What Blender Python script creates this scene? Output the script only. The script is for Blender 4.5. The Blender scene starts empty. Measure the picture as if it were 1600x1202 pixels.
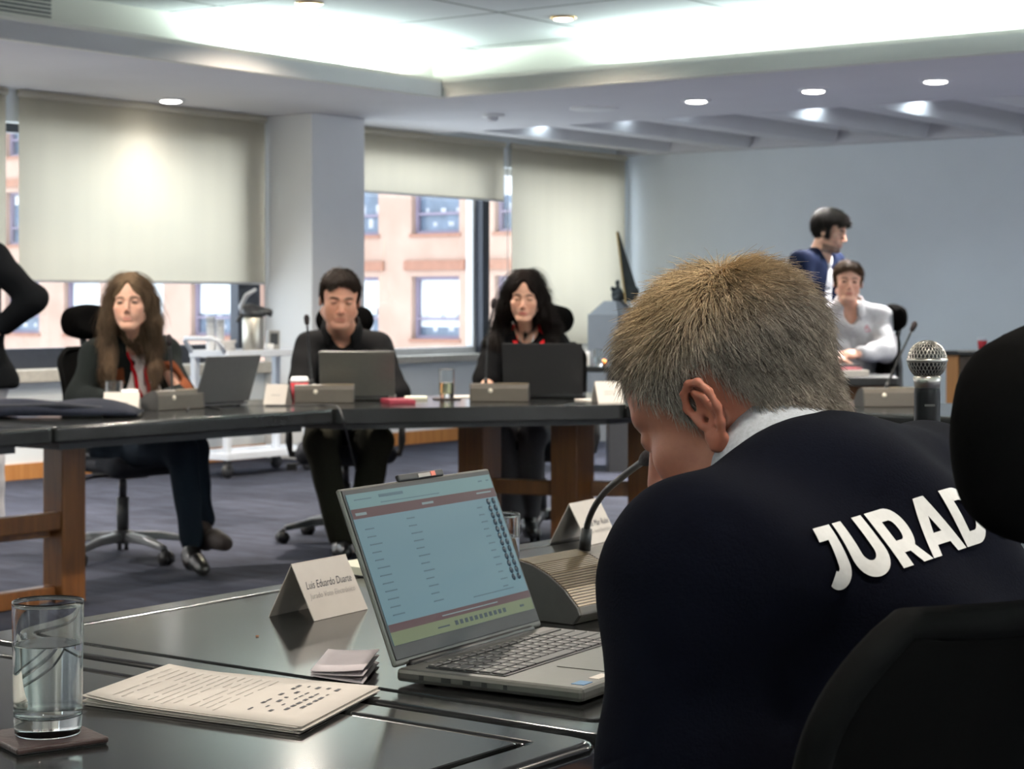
import bpy, bmesh, math, random
import numpy as np
from mathutils import Vector, Matrix, noise
from mathutils.bvhtree import BVHTree
PI = math.pi
S = bpy.context.scene
COL = S.collection

# ------------------------------------------------------------------ camera
FPX = 3075.0                      # focal length in pixels of a 1600 px wide frame
EYE = 1.2
HZ = 473.0
cam = bpy.data.cameras.new('camera')
cam.sensor_width = 36.0
cam.lens = FPX / 1600 * 36.0
cam.shift_y = -(601 - HZ) / 1600
cam.clip_start = 0.05
cam.clip_end = 300
cam.dof.use_dof = True
cam.dof.focus_distance = 2.05
cam.dof.aperture_fstop = 17.0
camo = bpy.data.objects.new('camera', cam)
camo.location = (0, 0, EYE)
camo.rotation_euler = (PI / 2, 0, 0)
COL.objects.link(camo)
S.camera = camo

# ------------------------------------------------------------------ world and view
wd = bpy.data.worlds.new('overcast_sky')
wd.use_nodes = True
S.world = wd
_bg = wd.node_tree.nodes['Background']
_bg.inputs[0].default_value = (0.86, 0.93, 1.0, 1)
_bg.inputs[1].default_value = 3.7
S.view_settings.view_transform = 'Standard'
S.view_settings.look = 'None'
S.view_settings.exposure = 0.55
S.view_settings.gamma = 1.0
S.view_settings.use_curve_mapping = False
S.cycles.max_bounces = 20
S.cycles.diffuse_bounces = 4
S.cycles.glossy_bounces = 5
S.cycles.transmission_bounces = 18
S.cycles.caustics_reflective = False
S.cycles.caustics_refractive = False
S.cycles.sample_clamp_indirect = 4.0
S.cycles.use_denoising = True

# ------------------------------------------------------------------ frames: room axes u (along the windows, away) and v (to the right wall side)
ANG = math.radians(36.5)
SU, CU = math.sin(ANG), math.cos(ANG)
U = Vector((SU, CU, 0))
V = Vector((CU, -SU, 0))
Z = Vector((0, 0, 1))
def W(u, v, z=0.0): return Vector((SU * u + CU * v, CU * u - SU * v, z))
def at(px, py, d): return Vector(((px - 800) / FPX * d, d, EYE - (py - HZ) / FPX * d))
def onz(px, py, z): return at(px, py, (EYE - z) * FPX / (py - HZ))

# ------------------------------------------------------------------ lamps of the room
LAMP = 4.6
def area(name, loc, sx, sy, power, color, up=False, rotz=0.0, spread=PI):
    l = bpy.data.lights.new(name, 'AREA')
    l.shape = 'RECTANGLE'
    l.size = sx; l.size_y = sy; l.energy = power * LAMP; l.color = color; l.spread = spread
    o = bpy.data.objects.new(name, l)
    o.location = loc
    o.rotation_euler = (PI if up else 0, 0, rotz)
    COL.objects.link(o)
    return o
def spot(name, loc, power, color, angle=120, blend=0.9, r=0.05):
    l = bpy.data.lights.new(name, 'SPOT')
    l.energy = power * LAMP; l.color = color; l.spot_size = math.radians(angle); l.spot_blend = blend; l.shadow_soft_size = r
    o = bpy.data.objects.new(name, l)
    o.location = loc
    COL.objects.link(o)
    return o
ZS, ZT = 2.64, 3.0                # soffit and tray heights
WALL_V, WALL_U = -10.6, 16.25
TRAY_U, TRAY_V = 10.8, -8.61
COOL = (0.80, 1.0, 0.95)
WARM = (1.0, 0.86, 0.68)
NEUT = (1.0, 0.95, 0.90)
SOFTW = (1.0, 0.90, 0.78)
RZ = PI / 2 - ANG                 # rotation that turns local x onto u
# fluorescent tubes lying in the cove
for a, b, p in ((8.9, 10.7, 20),):
    m = W((a + b) / 2, TRAY_V - 0.16, 2.80); area('cove_tube', m, b - a, 0.05, p, COOL, True, RZ)
area('cove_tube', W(TRAY_U + 0.16, -2.7, 2.80), 0.05, 9.2, 68, COOL, True, RZ)
area('cove_tube', W(-1.0, 3.16, 2.80), 16, 0.05, 110, COOL, True, RZ)
area('cove_tube', W(-7.16, -2.7, 2.80), 0.05, 10, 90, COOL, True, RZ)
area('cove_tube', W(-1.5, TRAY_V - 0.16, 2.80), 8, 0.05, 50, COOL, True, RZ)
# downlights
SOFFIT_SPOTS = [(at(267, 160, 13.95), 3, NEUT), (at(1088, 156, 13.97), 165, NEUT), (at(1271, 140, 13.3), 165, NEUT), (at(1462, 125, 12.72), 165, NEUT)]
TRAY_SPOTS = [(at(483, 3, 11.8), 60, WARM), (at(593, 60, 13.4), 25, WARM), (at(880, 28, 12.4), 40, WARM)]
TRAY_HIDDEN = [W(u, v, ZT) for u in (7.2, 4.6, 1.6, -1.2) for v in (-6.6, -3.6, -0.4)]
SOFFIT_HIDDEN = [W(11.9, v, ZS) for v in (-3.2, -1.4, .4, 2.2)] + [W(u, -9.5, ZS) for u in (6.6, 4.2, 1.8)] + [W(u, 3.5, ZS) for u in (8.0, 4.0, 0.0, -4.0)]
for k, (p, e, c) in enumerate(SOFFIT_SPOTS):
    spot('downlight_lamp', Vector((p.x, p.y, ZS - 0.03)), e, c, 125 if k else 140)
for p, e, c in TRAY_SPOTS:
    spot('downlight_lamp', Vector((p.x, p.y, ZT - 0.03)), e, c, 150)
for p in TRAY_HIDDEN:
    near = (p - Vector((0, 0, ZT))).length
    spot('downlight_lamp', Vector((p.x, p.y, ZT - 0.03)), 95 if near > 4.5 else 32, SOFTW, 162, 1.0, 0.06)
for p in SOFFIT_HIDDEN:
    spot('downlight_lamp', Vector((p.x, p.y, ZS - 0.03)), 190 if (W(8.5, -9.5) - Vector((p.x, p.y, 0))).length < 7 else 260, NEUT, 145, 1.0, 0.06)
# small lamps in the beam bays by the far wall
BAY = [-9.80, -8.93, -8.05, -7.12, -6.2, -5.3, -4.4, -3.5]
for i, v in enumerate(BAY[:5]):
    spot('bay_lamp', W(13.9 if i != 2 else 13.4, v - 0.12, 2.86), 7.0, (0.75, 0.9, 1.0), 150, 1.0, 0.03)

# ------------------------------------------------------------------ materials
MATS = {}
def mat(name, col, rough=0.6, metal=0.0, noise_amt=0.0, scale=30.0, bump=0.0, bscale=None, spec=0.5, coat=0.0, trans=0.0, ior=1.45, alpha=1.0, emit=None, estr=0.0, sheen=0.0, attr=None, sss=0.0):
    if name in MATS: return MATS[name]
    m = bpy.data.materials.new(name); m.use_nodes = True
    nt = m.node_tree; N = nt.nodes; L = nt.links
    b = N['Principled BSDF']
    b.inputs['Base Color'].default_value = (*col, 1)
    b.inputs['Roughness'].default_value = rough
    b.inputs['Metallic'].default_value = metal
    b.inputs['Specular IOR Level'].default_value = spec
    b.inputs['Coat Weight'].default_value = coat
    b.inputs['Transmission Weight'].default_value = trans
    b.inputs['IOR'].default_value = ior
    b.inputs['Alpha'].default_value = alpha
    b.inputs['Sheen Weight'].default_value = sheen
    if sss:
        b.inputs['Subsurface Weight'].default_value = sss
        b.inputs['Subsurface Scale'].default_value = 0.01
    if emit:
        b.inputs['Emission Color'].default_value = (*emit, 1)
        b.inputs['Emission Strength'].default_value = estr
    src = None
    if attr:
        at_ = N.new('ShaderNodeAttribute'); at_.attribute_name = attr
        src = at_.outputs['Color']
        L.new(src, b.inputs['Base Color'])
    if noise_amt or bump:
        tc = N.new('ShaderNodeTexCoord')
    if noise_amt:
        nz = N.new('ShaderNodeTexNoise'); nz.inputs['Scale'].default_value = scale; nz.inputs['Detail'].default_value = 5
        L.new(tc.outputs['Object'], nz.inputs['Vector'])
        mp = N.new('ShaderNodeMapRange')
        mp.inputs[1].default_value = 0.3; mp.inputs[2].default_value = 0.7
        mp.inputs[3].default_value = 1 - noise_amt; mp.inputs[4].default_value = 1 + noise_amt
        L.new(nz.outputs['Fac'], mp.inputs[0])
        mx = N.new('ShaderNodeMix'); mx.data_type = 'RGBA'; mx.blend_type = 'MULTIPLY'
        mx.inputs[0].default_value = 1.0
        if src is not None: L.new(src, mx.inputs[6])
        else: mx.inputs[6].default_value = (*col, 1)
        L.new(mp.outputs[0], mx.inputs[7])
        L.new(mx.outputs[2], b.inputs['Base Color'])
    if bump:
        n2 = N.new('ShaderNodeTexNoise'); n2.inputs['Scale'].default_value = bscale or scale; n2.inputs['Detail'].default_value = 4
        L.new(tc.outputs['Object'], n2.inputs['Vector'])
        bp = N.new('ShaderNodeBump'); bp.inputs['Strength'].default_value = bump; bp.inputs['Distance'].default_value = 0.01
        L.new(n2.outputs['Fac'], bp.inputs['Height'])
        L.new(bp.outputs[0], b.inputs['Normal'])
    MATS[name] = m
    return m
def wood(name, c1, c2, scale=6.0, rough=0.4):
    if name in MATS: return MATS[name]
    m = mat(name, c1, rough)
    nt = m.node_tree; N = nt.nodes; L = nt.links; b = N['Principled BSDF']
    tc = N.new('ShaderNodeTexCoord'); mp = N.new('ShaderNodeMapping'); mp.inputs['Scale'].default_value = (scale * 5, scale * 5, scale * 0.35)
    L.new(tc.outputs['Object'], mp.inputs[0])
    nz = N.new('ShaderNodeTexNoise'); nz.inputs['Scale'].default_value = 1.0; nz.inputs['Detail'].default_value = 6; nz.inputs['Distortion'].default_value = 1.5
    L.new(mp.outputs[0], nz.inputs['Vector'])
    cr = N.new('ShaderNodeValToRGB'); cr.color_ramp.elements[0].position = 0.3; cr.color_ramp.elements[1].position = 0.7
    cr.color_ramp.elements[0].color = (*c1, 1); cr.color_ramp.elements[1].color = (*c2, 1)
    L.new(nz.outputs['Fac'], cr.inputs[0]); L.new(cr.outputs[0], b.inputs['Base Color'])
    return m
def room_coords(N, L, sx=1.0, sy=1.0):
    g = N.new('ShaderNodeNewGeometry'); r = N.new('ShaderNodeVectorRotate'); r.rotation_type = 'Z_AXIS'
    r.inputs['Angle'].default_value = -RZ
    L.new(g.outputs['Position'], r.inputs['Vector'])
    m = N.new('ShaderNodeMapping'); m.inputs['Scale'].default_value = (sx, sy, 1)
    L.new(r.outputs[0], m.inputs[0])
    return m.outputs[0]

# ------------------------------------------------------------------ object helpers
def new_obj(name, me, parent=None, loc=None, rotz=0.0):
    o = bpy.data.objects.new(name, me); COL.objects.link(o)
    if parent is not None: o.parent = parent
    if loc is not None: o.location = loc
    if rotz: o.rotation_euler = (0, 0, rotz)
    return o
def tag(o, label, cat, group=None, kind=None):
    o['label'] = label; o['category'] = cat
    if group: o['group'] = group
    if kind: o['kind'] = kind
    return o
def thing(name, label, cat, loc=(0, 0, 0), rotz=0.0, group=None):
    o = new_obj(name, None, None, loc, rotz); o.empty_display_size = 0.1
    return tag(o, label, cat, group)
def copy_tree(o, parent=None):
    c = o.copy(); COL.objects.link(c)
    if parent is not None: c.parent = parent
    for ch in o.children: copy_tree(ch, c)
    return c
def mesh_np(name, Vt, Q, mats, parent=None, base=None, smooth=True, midx=None, cattr=None):
    """one mesh object from numpy arrays (quads or triangles)"""
    Vt = np.asarray(Vt, dtype=np.float64)
    if base is not None: Vt = Vt - np.array(base)[None]
    Q = np.asarray(Q, dtype=np.int32)
    me = bpy.data.meshes.new(name)
    n, k = Q.shape
    me.vertices.add(len(Vt)); me.vertices.foreach_set('co', Vt.astype(np.float32).ravel())
    me.loops.add(n * k); me.loops.foreach_set('vertex_index', Q.ravel())
    me.polygons.add(n); me.polygons.foreach_set('loop_start', np.arange(0, n * k, k, dtype=np.int32))
    try: me.polygons.foreach_set('loop_total', np.full(n, k, dtype=np.int32))
    except Exception: pass
    if smooth: me.polygons.foreach_set('use_smooth', np.ones(n, dtype=bool))
    if midx is not None: me.polygons.foreach_set('material_index', np.asarray(midx, dtype=np.int32))
    for m in (mats if isinstance(mats, (list, tuple)) else [mats]): me.materials.append(m)
    me.update(calc_edges=True)
    if cattr is not None:
        a = me.color_attributes.new('tint', 'FLOAT_COLOR', 'POINT')
        c4 = np.ones((len(Vt), 4), dtype=np.float32); c4[:, :3] = cattr
        a.data.foreach_set('color', c4.ravel())
    return new_obj(name, me, parent)

class MB:
    """collects boxes, bars, tubes and sheets into one mesh"""
    def __init__(s, M=None): s.v = []; s.f = []; s.m = []; s.M = M or Matrix.Identity(4); s.cur = 0; s.sm = []; s.smooth = False
    def add(s, vs, fs):
        o = len(s.v)
        s.v += [tuple(s.M @ Vector(p)) for p in vs]
        for f in fs:
            s.f.append(tuple(i + o for i in f)); s.m.append(s.cur); s.sm.append(s.smooth)
        return s
    def box(s, c, size, R=None):
        hx, hy, hz = size[0] / 2, size[1] / 2, size[2] / 2
        P = [Vector((x, y, z)) for x in (-hx, hx) for y in (-hy, hy) for z in (-hz, hz)]
        if R is not None: P = [R @ p for p in P]
        c = Vector(c)
        return s.add([c + p for p in P], [(0, 1, 3, 2), (4, 6, 7, 5), (0, 4, 5, 1), (2, 3, 7, 6), (0, 2, 6, 4), (1, 5, 7, 3)])
    def bar(s, a, b, w, h, up=Z):
        a = Vector(a); b = Vector(b); d = (b - a).normalized()
        x = d.cross(up)
        if x.length < 1e-4: x = d.cross(Vector((1, 0, 0)))
        x.normalize(); y = x.cross(d).normalized()
        P = []
        for p in (a, b):
            P += [p - x * w / 2 - y * h / 2, p + x * w / 2 - y * h / 2, p + x * w / 2 + y * h / 2, p - x * w / 2 + y * h / 2]
        return s.add(P, [(3, 2, 1, 0), (4, 5, 6, 7), (0, 1, 5, 4), (1, 2, 6, 5), (2, 3, 7, 6), (3, 0, 4, 7)])
    def prism(s, poly, z0, z1):
        n = len(poly)
        P = [(p[0], p[1], z0) for p in poly] + [(p[0], p[1], z1) for p in poly]
        F = [tuple(range(n - 1, -1, -1)), tuple(range(n, 2 * n))] + [(i, (i + 1) % n, n + (i + 1) % n, n + i) for i in range(n)]
        return s.add(P, F)
    def extrude(s, poly3, dvec):
        n = len(poly3); dvec = Vector(dvec)
        P = [Vector(p) for p in poly3] + [Vector(p) + dvec for p in poly3]
        F = [tuple(range(n - 1, -1, -1)), tuple(range(n, 2 * n))] + [(i, (i + 1) % n, n + (i + 1) % n, n + i) for i in range(n)]
        return s.add(P, F)
    def ring(s, outer, inner, z0, z1):
        n = len(outer)
        P = [(p[0], p[1], z0) for p in outer] + [(p[0], p[1], z1) for p in outer] + [(p[0], p[1], z0) for p in inner] + [(p[0], p[1], z1) for p in inner]
        F = []
        for i in range(n):
            j = (i + 1) % n
            F += [(i, j, n + j, n + i), (2 * n + j, 2 * n + i, 3 * n + i, 3 * n + j), (n + i, n + j, 3 * n + j, 3 * n + i), (j, i, 2 * n + i, 2 * n + j)]
        return s.add(P, F)
    def tube(s, pts, r, seg=10, cap=True):
        pts = [Vector(p) for p in pts]; n = len(pts)
        rs = r if isinstance(r, (list, tuple)) else [r] * n
        P = []; prev = None
        for i, p in enumerate(pts):
            d = (pts[min(i + 1, n - 1)] - pts[max(i - 1, 0)]).normalized()
            if prev is None:
                x = d.cross(Z)
                if x.length < 1e-3: x = d.cross(Vector((1, 0, 0)))
                x.normalize()
            else:
                x = (prev - d * prev.dot(d)).normalized()
            prev = x; y = d.cross(x)
            P += [p + (x * math.cos(2 * PI * k / seg) + y * math.sin(2 * PI * k / seg)) * rs[i] for k in range(seg)]
        F = [(i * seg + k, i * seg + (k + 1) % seg, (i + 1) * seg + (k + 1) % seg, (i + 1) * seg + k) for i in range(n - 1) for k in range(seg)]
        if cap: F += [tuple(range(seg - 1, -1, -1)), tuple((n - 1) * seg + k for k in range(seg))]
        o = s.smooth; s.smooth = True; s.add(P, F); s.smooth = o
        return s
    def cyl(s, a, b, r0, r1=None, seg=20): return s.tube([a, b], [r0, r0 if r1 is None else r1], seg)
    def lathe(s, prof, c=(0, 0, 0), seg=28, axis=Z, caps=True):
        c = Vector(c); R = Vector((0, 0, 1)).rotation_difference(Vector(axis)).to_matrix()
        n = len(prof)
        P = [c + R @ Vector((r * math.cos(2 * PI * k / seg), r * math.sin(2 * PI * k / seg), z)) for r, z in prof for k in range(seg)]
        F = [(i * seg + k, i * seg + (k + 1) % seg, (i + 1) * seg + (k + 1) % seg, (i + 1) * seg + k) for i in range(n - 1) for k in range(seg)]
        if caps: F += [tuple(range(seg - 1, -1, -1)), tuple((n - 1) * seg + k for k in range(seg))]
        o = s.smooth; s.smooth = True; s.add(P, F); s.smooth = o
        return s
    def ball(s, c, r, seg=16, rings=10, R=None):
        r = Vector(r) if not isinstance(r, (int, float)) else Vector((r, r, r))
        P = []; c = Vector(c)
        for i in range(rings + 1):
            t = PI * i / rings
            for k in range(seg):
                a = 2 * PI * k / seg
                q = Vector((r.x * math.sin(t) * math.cos(a), r.y * math.sin(t) * math.sin(a), -r.z * math.cos(t)))
                P.append(c + (R @ q if R is not None else q))
        F = [(i * seg + k, i * seg + (k + 1) % seg, (i + 1) * seg + (k + 1) % seg, (i + 1) * seg + k) for i in range(rings) for k in range(seg)]
        o = s.smooth; s.smooth = True; s.add(P, F); s.smooth = o
        return s
    def sheet(s, fn, nu, nv, t):
        """closed shell: fn(a,b) in 0..1 gives the point, thickness t along the normal"""
        e = 1e-3; T = []; B = []
        for i in range(nu + 1):
            for j in range(nv + 1):
                a, b = i / nu, j / nv
                p = Vector(fn(a, b))
                da = Vector(fn(min(a + e, 1), b)) - Vector(fn(max(a - e, 0), b)); db = Vector(fn(a, min(b + e, 1))) - Vector(fn(a, max(b - e, 0)))
                n = da.cross(db); n = n.normalized() if n.length > 1e-12 else Z
                T.append(p + n * t / 2); B.append(p - n * t / 2)
        k = nv + 1; N = len(T); F = []
        for i in range(nu):
            for j in range(nv):
                q = (i * k + j, (i + 1) * k + j, (i + 1) * k + j + 1, i * k + j + 1)
                F.append(q); F.append(tuple(N + x for x in reversed(q)))
        for i in range(nu):
            for j in (0, nv):
                a, b = i * k + j, (i + 1) * k + j
                F.append((a, N + a, N + b, b) if j == 0 else (b, N + b, N + a, a))
        for j in range(nv):
            for i in (0, nu):
                a, b = i * k + j, i * k + j + 1
                F.append((b, N + b, N + a, a) if i == 0 else (a, N + a, N + b, b))
        o = s.smooth; s.smooth = True; s.add(T + B, F); s.smooth = o
        return s
    def build(s, name, m, parent=None, bevel=0.0, seg=2, subsurf=0, smooth=None, base=None, angle=0.6):
        me = bpy.data.meshes.new(name)
        vs = s.v if base is None else [tuple(Vector(p) - Vector(base)) for p in s.v]
        me.from_pydata(vs, [], s.f)
        for x in (m if isinstance(m, (list, tuple)) else [m]): me.materials.append(x)
        me.polygons.foreach_set('material_index', s.m)
        me.polygons.foreach_set('use_smooth', [True] * len(s.f) if smooth else s.sm)
        me.update()
        o = new_obj(name, me, parent)
        if bevel:
            b = o.modifiers.new('bevel', 'BEVEL'); b.width = bevel; b.segments = seg; b.limit_method = 'ANGLE'; b.angle_limit = angle; b.harden_normals = bool(smooth)
        if subsurf:
            q = o.modifiers.new('subsurf', 'SUBSURF'); q.levels = subsurf; q.render_levels = subsurf
        return o
def inset(poly, d):
    """polygon (counter-clockwise) moved inwards by d"""
    n = len(poly); out = []
    P = [Vector((p[0], p[1])) for p in poly]
    for i in range(n):
        a, b, c = P[i - 1], P[i], P[(i + 1) % n]
        e1 = (b - a).normalized(); e2 = (c - b).normalized()
        n1 = Vector((-e1.y, e1.x)); n2 = Vector((-e2.y, e2.x))
        k = n1 + n2; k = k / max(0.2, k.dot(n1))
        out.append(b + k * d)
    return [(p.x, p.y) for p in out]
def text_geo(body, size, shear=0.0, bold=0.0, align='LEFT'):
    c = bpy.data.curves.new('tmp_text', 'FONT'); c.body = body; c.size = size; c.shear = shear; c.offset = bold; c.align_x = align; c.resolution_u = 3
    o = bpy.data.objects.new('tmp_text', c); COL.objects.link(o)
    bpy.context.view_layer.update()
    ev = o.evaluated_get(bpy.context.evaluated_depsgraph_get()); me = ev.to_mesh()
    vs = [tuple(v.co) for v in me.vertices]; fs = [tuple(p.vertices) for p in me.polygons]
    ev.to_mesh_clear(); bpy.data.objects.remove(o); bpy.data.curves.remove(c)
    return vs, fs
# ------------------------------------------------------------------ signed-distance sculpting (bodies, clothes, hair)
class Sdf:
    def __init__(s): s.p = []
    def rc(s, a, b, ra, rb=None, k=0.02, op='+'):
        s.p.append(('rc', np.array(a, float), np.array(b, float), ra, ra if rb is None else rb, k, op)); return s
    def el(s, c, r, R=None, k=0.02, op='+'):
        r = (r, r, r) if isinstance(r, (int, float)) else r
        s.p.append(('el', np.array(c, float), np.array(r, float), np.eye(3) if R is None else np.array(R, float), 0, k, op)); return s
    def bx(s, c, h, R=None, rad=0.01, k=0.02, op='+'):
        s.p.append(('bx', np.array(c, float), np.array(h, float), np.eye(3) if R is None else np.array(R, float), rad, k, op)); return s
    def cut(s, c, n, k=0.005):
        n = np.array(n, float); s.p.append(('pl', np.array(c, float), n / np.linalg.norm(n), 0, 0, k, '&')); return s
    def bbox(s, p):
        if p[0] == 'rc':
            lo = np.minimum(p[1] - p[3], p[2] - p[4]); hi = np.maximum(p[1] + p[3], p[2] + p[4])
        else:
            e = np.abs(p[3]) @ (p[2] + (p[4] if p[0] == 'bx' else 0))
            lo, hi = p[1] - e, p[1] + e
        return lo, hi
    def mesh(s, h, wrinkle=None, clip_lo=None):
        los, his = zip(*[s.bbox(p) for p in s.p if p[6] == '+'])
        lo = np.min(los, 0) - 3 * h; hi = np.max(his, 0) + 3 * h
        if clip_lo is not None: lo = np.maximum(lo, clip_lo)
        n = np.ceil((hi - lo) / h).astype(int) + 1
        F = np.full(n, 0.08, dtype=np.float32)
        ax = [(lo[i] + np.arange(n[i]) * h).astype(np.float32) for i in range(3)]
        for p in s.p:
            k, op = p[5], p[6]
            if op == '&': sl = [slice(0, n[i]) for i in range(3)]
            else:
                a, b = s.bbox(p); m = k + 4 * h + (0.02 if op == '+' else 0)
                sl = [slice(max(0, int((a[i] - m - lo[i]) / h)), min(n[i], int((b[i] + m - lo[i]) / h) + 2)) for i in range(3)]
                if any(q.stop <= q.start for q in sl): continue
            X = ax[0][sl[0]][:, None, None]; Y = ax[1][sl[1]][None, :, None]; Zc = ax[2][sl[2]][None, None, :]
            if p[0] == 'rc':
                ba = p[2] - p[1]; L2 = max(float(ba @ ba), 1e-9)
                x, y, z = X - p[1][0], Y - p[1][1], Zc - p[1][2]
                t = np.clip((x * ba[0] + y * ba[1] + z * ba[2]) / L2, 0, 1)
                D = np.sqrt((x - t * ba[0]) ** 2 + (y - t * ba[1]) ** 2 + (z - t * ba[2]) ** 2) - (p[3] + (p[4] - p[3]) * t)
            elif p[0] == 'pl':
                D = (X - p[1][0]) * p[2][0] + (Y - p[1][1]) * p[2][1] + (Zc - p[1][2]) * p[2][2]
            else:
                x, y, z = X - p[1][0], Y - p[1][1], Zc - p[1][2]; R = p[3]
                a = x * R[0, 0] + y * R[1, 0] + z * R[2, 0]; b = x * R[0, 1] + y * R[1, 1] + z * R[2, 1]; c = x * R[0, 2] + y * R[1, 2] + z * R[2, 2]
                if p[0] == 'el':
                    r = p[2]
                    k0 = np.sqrt((a / r[0]) ** 2 + (b / r[1]) ** 2 + (c / r[2]) ** 2)
                    k1 = np.sqrt((a / r[0] ** 2) ** 2 + (b / r[1] ** 2) ** 2 + (c / r[2] ** 2) ** 2) + 1e-6
                    D = k0 * (k0 - 1) / k1
                else:
                    hh = p[2] - p[4]
                    qa, qb, qc = np.abs(a) - hh[0], np.abs(b) - hh[1], np.abs(c) - hh[2]
                    D = np.sqrt(np.maximum(qa, 0) ** 2 + np.maximum(qb, 0) ** 2 + np.maximum(qc, 0) ** 2) + np.minimum(np.maximum(qa, np.maximum(qb, qc)), 0) - p[4]
            D = D.astype(np.float32); G = F[sl[0], sl[1], sl[2]]
            kk = max(k, 1e-4)
            if op == '+':
                t = np.clip(0.5 + 0.5 * (G - D) / kk, 0, 1); R_ = G * (1 - t) + D * t - kk * t * (1 - t)
            else:
                if op == '-': D = -D
                t = np.clip(0.5 + 0.5 * (D - G) / kk, 0, 1); R_ = G * (1 - t) + D * t + kk * t * (1 - t)
            F[sl[0], sl[1], sl[2]] = R_
        if wrinkle is not None:
            F = F + wrinkle(ax[0][:, None, None], ax[1][None, :, None], ax[2][None, None, :]).astype(np.float32)
        F[0] = F[-1] = 0.08; F[:, 0] = F[:, -1] = 0.08; F[:, :, 0] = F[:, :, -1] = 0.08
        return nets(F, lo, h)
def nets(F, lo, h):
    I = F < 0
    c = [I[i:I.shape[0] - 1 + i, j:I.shape[1] - 1 + j, k:I.shape[2] - 1 + k] for i in (0, 1) for j in (0, 1) for k in (0, 1)]
    al = c[0].copy(); an = c[0].copy()
    for q in c[1:]: al &= q; an |= q
    act = an & ~al
    idx = np.full(act.shape, -1, dtype=np.int32)
    A = np.argwhere(act); idx[act] = np.arange(len(A), dtype=np.int32)
    cor = np.array([(i, j, k) for i in (0, 1) for j in (0, 1) for k in (0, 1)])
    val = np.stack([F[A[:, 0] + o[0], A[:, 1] + o[1], A[:, 2] + o[2]] for o in cor], 1)
    acc = np.zeros((len(A), 3)); cnt = np.zeros(len(A))
    for a in range(8):
        for b in range(a + 1, 8):
            if np.abs(cor[a] - cor[b]).sum() != 1: continue
            fa, fb = val[:, a], val[:, b]; m = (fa < 0) != (fb < 0)
            t = np.where(m, fa / np.where(m, fa - fb, 1), 0)
            acc += np.where(m[:, None], cor[a][None] + t[:, None] * (cor[b] - cor[a])[None], 0); cnt += m
    Vt = lo[None] + (A + acc / cnt[:, None]) * h
    Q = []
    for d in range(3):
        e1, e2 = (d + 1) % 3, (d + 2) % 3
        s0 = [slice(None)] * 3; s1 = [slice(None)] * 3
        s0[d] = slice(0, -1); s1[d] = slice(1, None)
        P = np.argwhere(I[tuple(s0)] != I[tuple(s1)])
        ok = (P[:, e1] > 0) & (P[:, e2] > 0) & (P[:, e1] < F.shape[e1] - 1) & (P[:, e2] < F.shape[e2] - 1)
        P = P[ok]
        if not len(P): continue
        fl = I[P[:, 0], P[:, 1], P[:, 2]]
        def g(o1, o2):
            q = P.copy(); q[:, e1] += o1; q[:, e2] += o2
            return idx[q[:, 0], q[:, 1], q[:, 2]]
        q = np.stack([g(-1, -1), g(0, -1), g(0, 0), g(-1, 0)], 1)
        q[~fl] = q[~fl][:, ::-1]
        Q.append(q)
    return Vt, np.concatenate(Q)
def normals(Vt, Q):
    n = np.cross(Vt[Q[:, 2]] - Vt[Q[:, 0]], Vt[Q[:, 3]] - Vt[Q[:, 1]])
    out = np.zeros_like(Vt)
    for k in range(4): np.add.at(out, Q[:, k], n)
    return out / (np.linalg.norm(out, axis=1, keepdims=True) + 1e-12)
def wr(amp, f=(14, 11, 17), seed=0.0):
    def fn(x, y, z):
        return amp * (np.sin(x * f[0] + seed + 2 * np.sin(z * f[2] * 0.7)) * np.sin(z * f[2] + 1.7 * seed + 1.5 * np.sin(y * f[1])) + 0.6 * np.sin(y * f[1] * 2.1 + seed + z * f[2] * 1.9 + x * 9))
    return fn
def strand_mesh(paths, r0, seg=3):
    """paths: (n, steps, 3) -> tapered tubes"""
    n, k, _ = paths.shape
    d = np.diff(paths, axis=1); d = np.concatenate([d, d[:, -1:]], 1); d /= np.linalg.norm(d, axis=2, keepdims=True) + 1e-9
    ref = np.tile(np.array([0.31, 0.52, 0.79]), (n, k, 1))
    x = np.cross(d, ref); x /= np.linalg.norm(x, axis=2, keepdims=True) + 1e-9
    y = np.cross(d, x)
    tap = np.linspace(1, 0.25, k)[None, :, None]
    r = (np.asarray(r0).reshape(-1, 1, 1) * tap)
    rings = np.stack([paths + r * (x * math.cos(2 * PI * s / seg) + y * math.sin(2 * PI * s / seg)) for s in range(seg)], 2)
    Vt = rings.reshape(-1, 3)
    b = np.arange(n)[:, None, None] * (k * seg) + np.arange(k - 1)[None, :, None] * seg
    s_ = np.arange(seg)[None, None]; s2 = (s_ + 1) % seg
    Q = np.stack([b + s_, b + s2, b + seg + s2, b + seg + s_], -1).reshape(-1, 4)
    return Vt, Q
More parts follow.
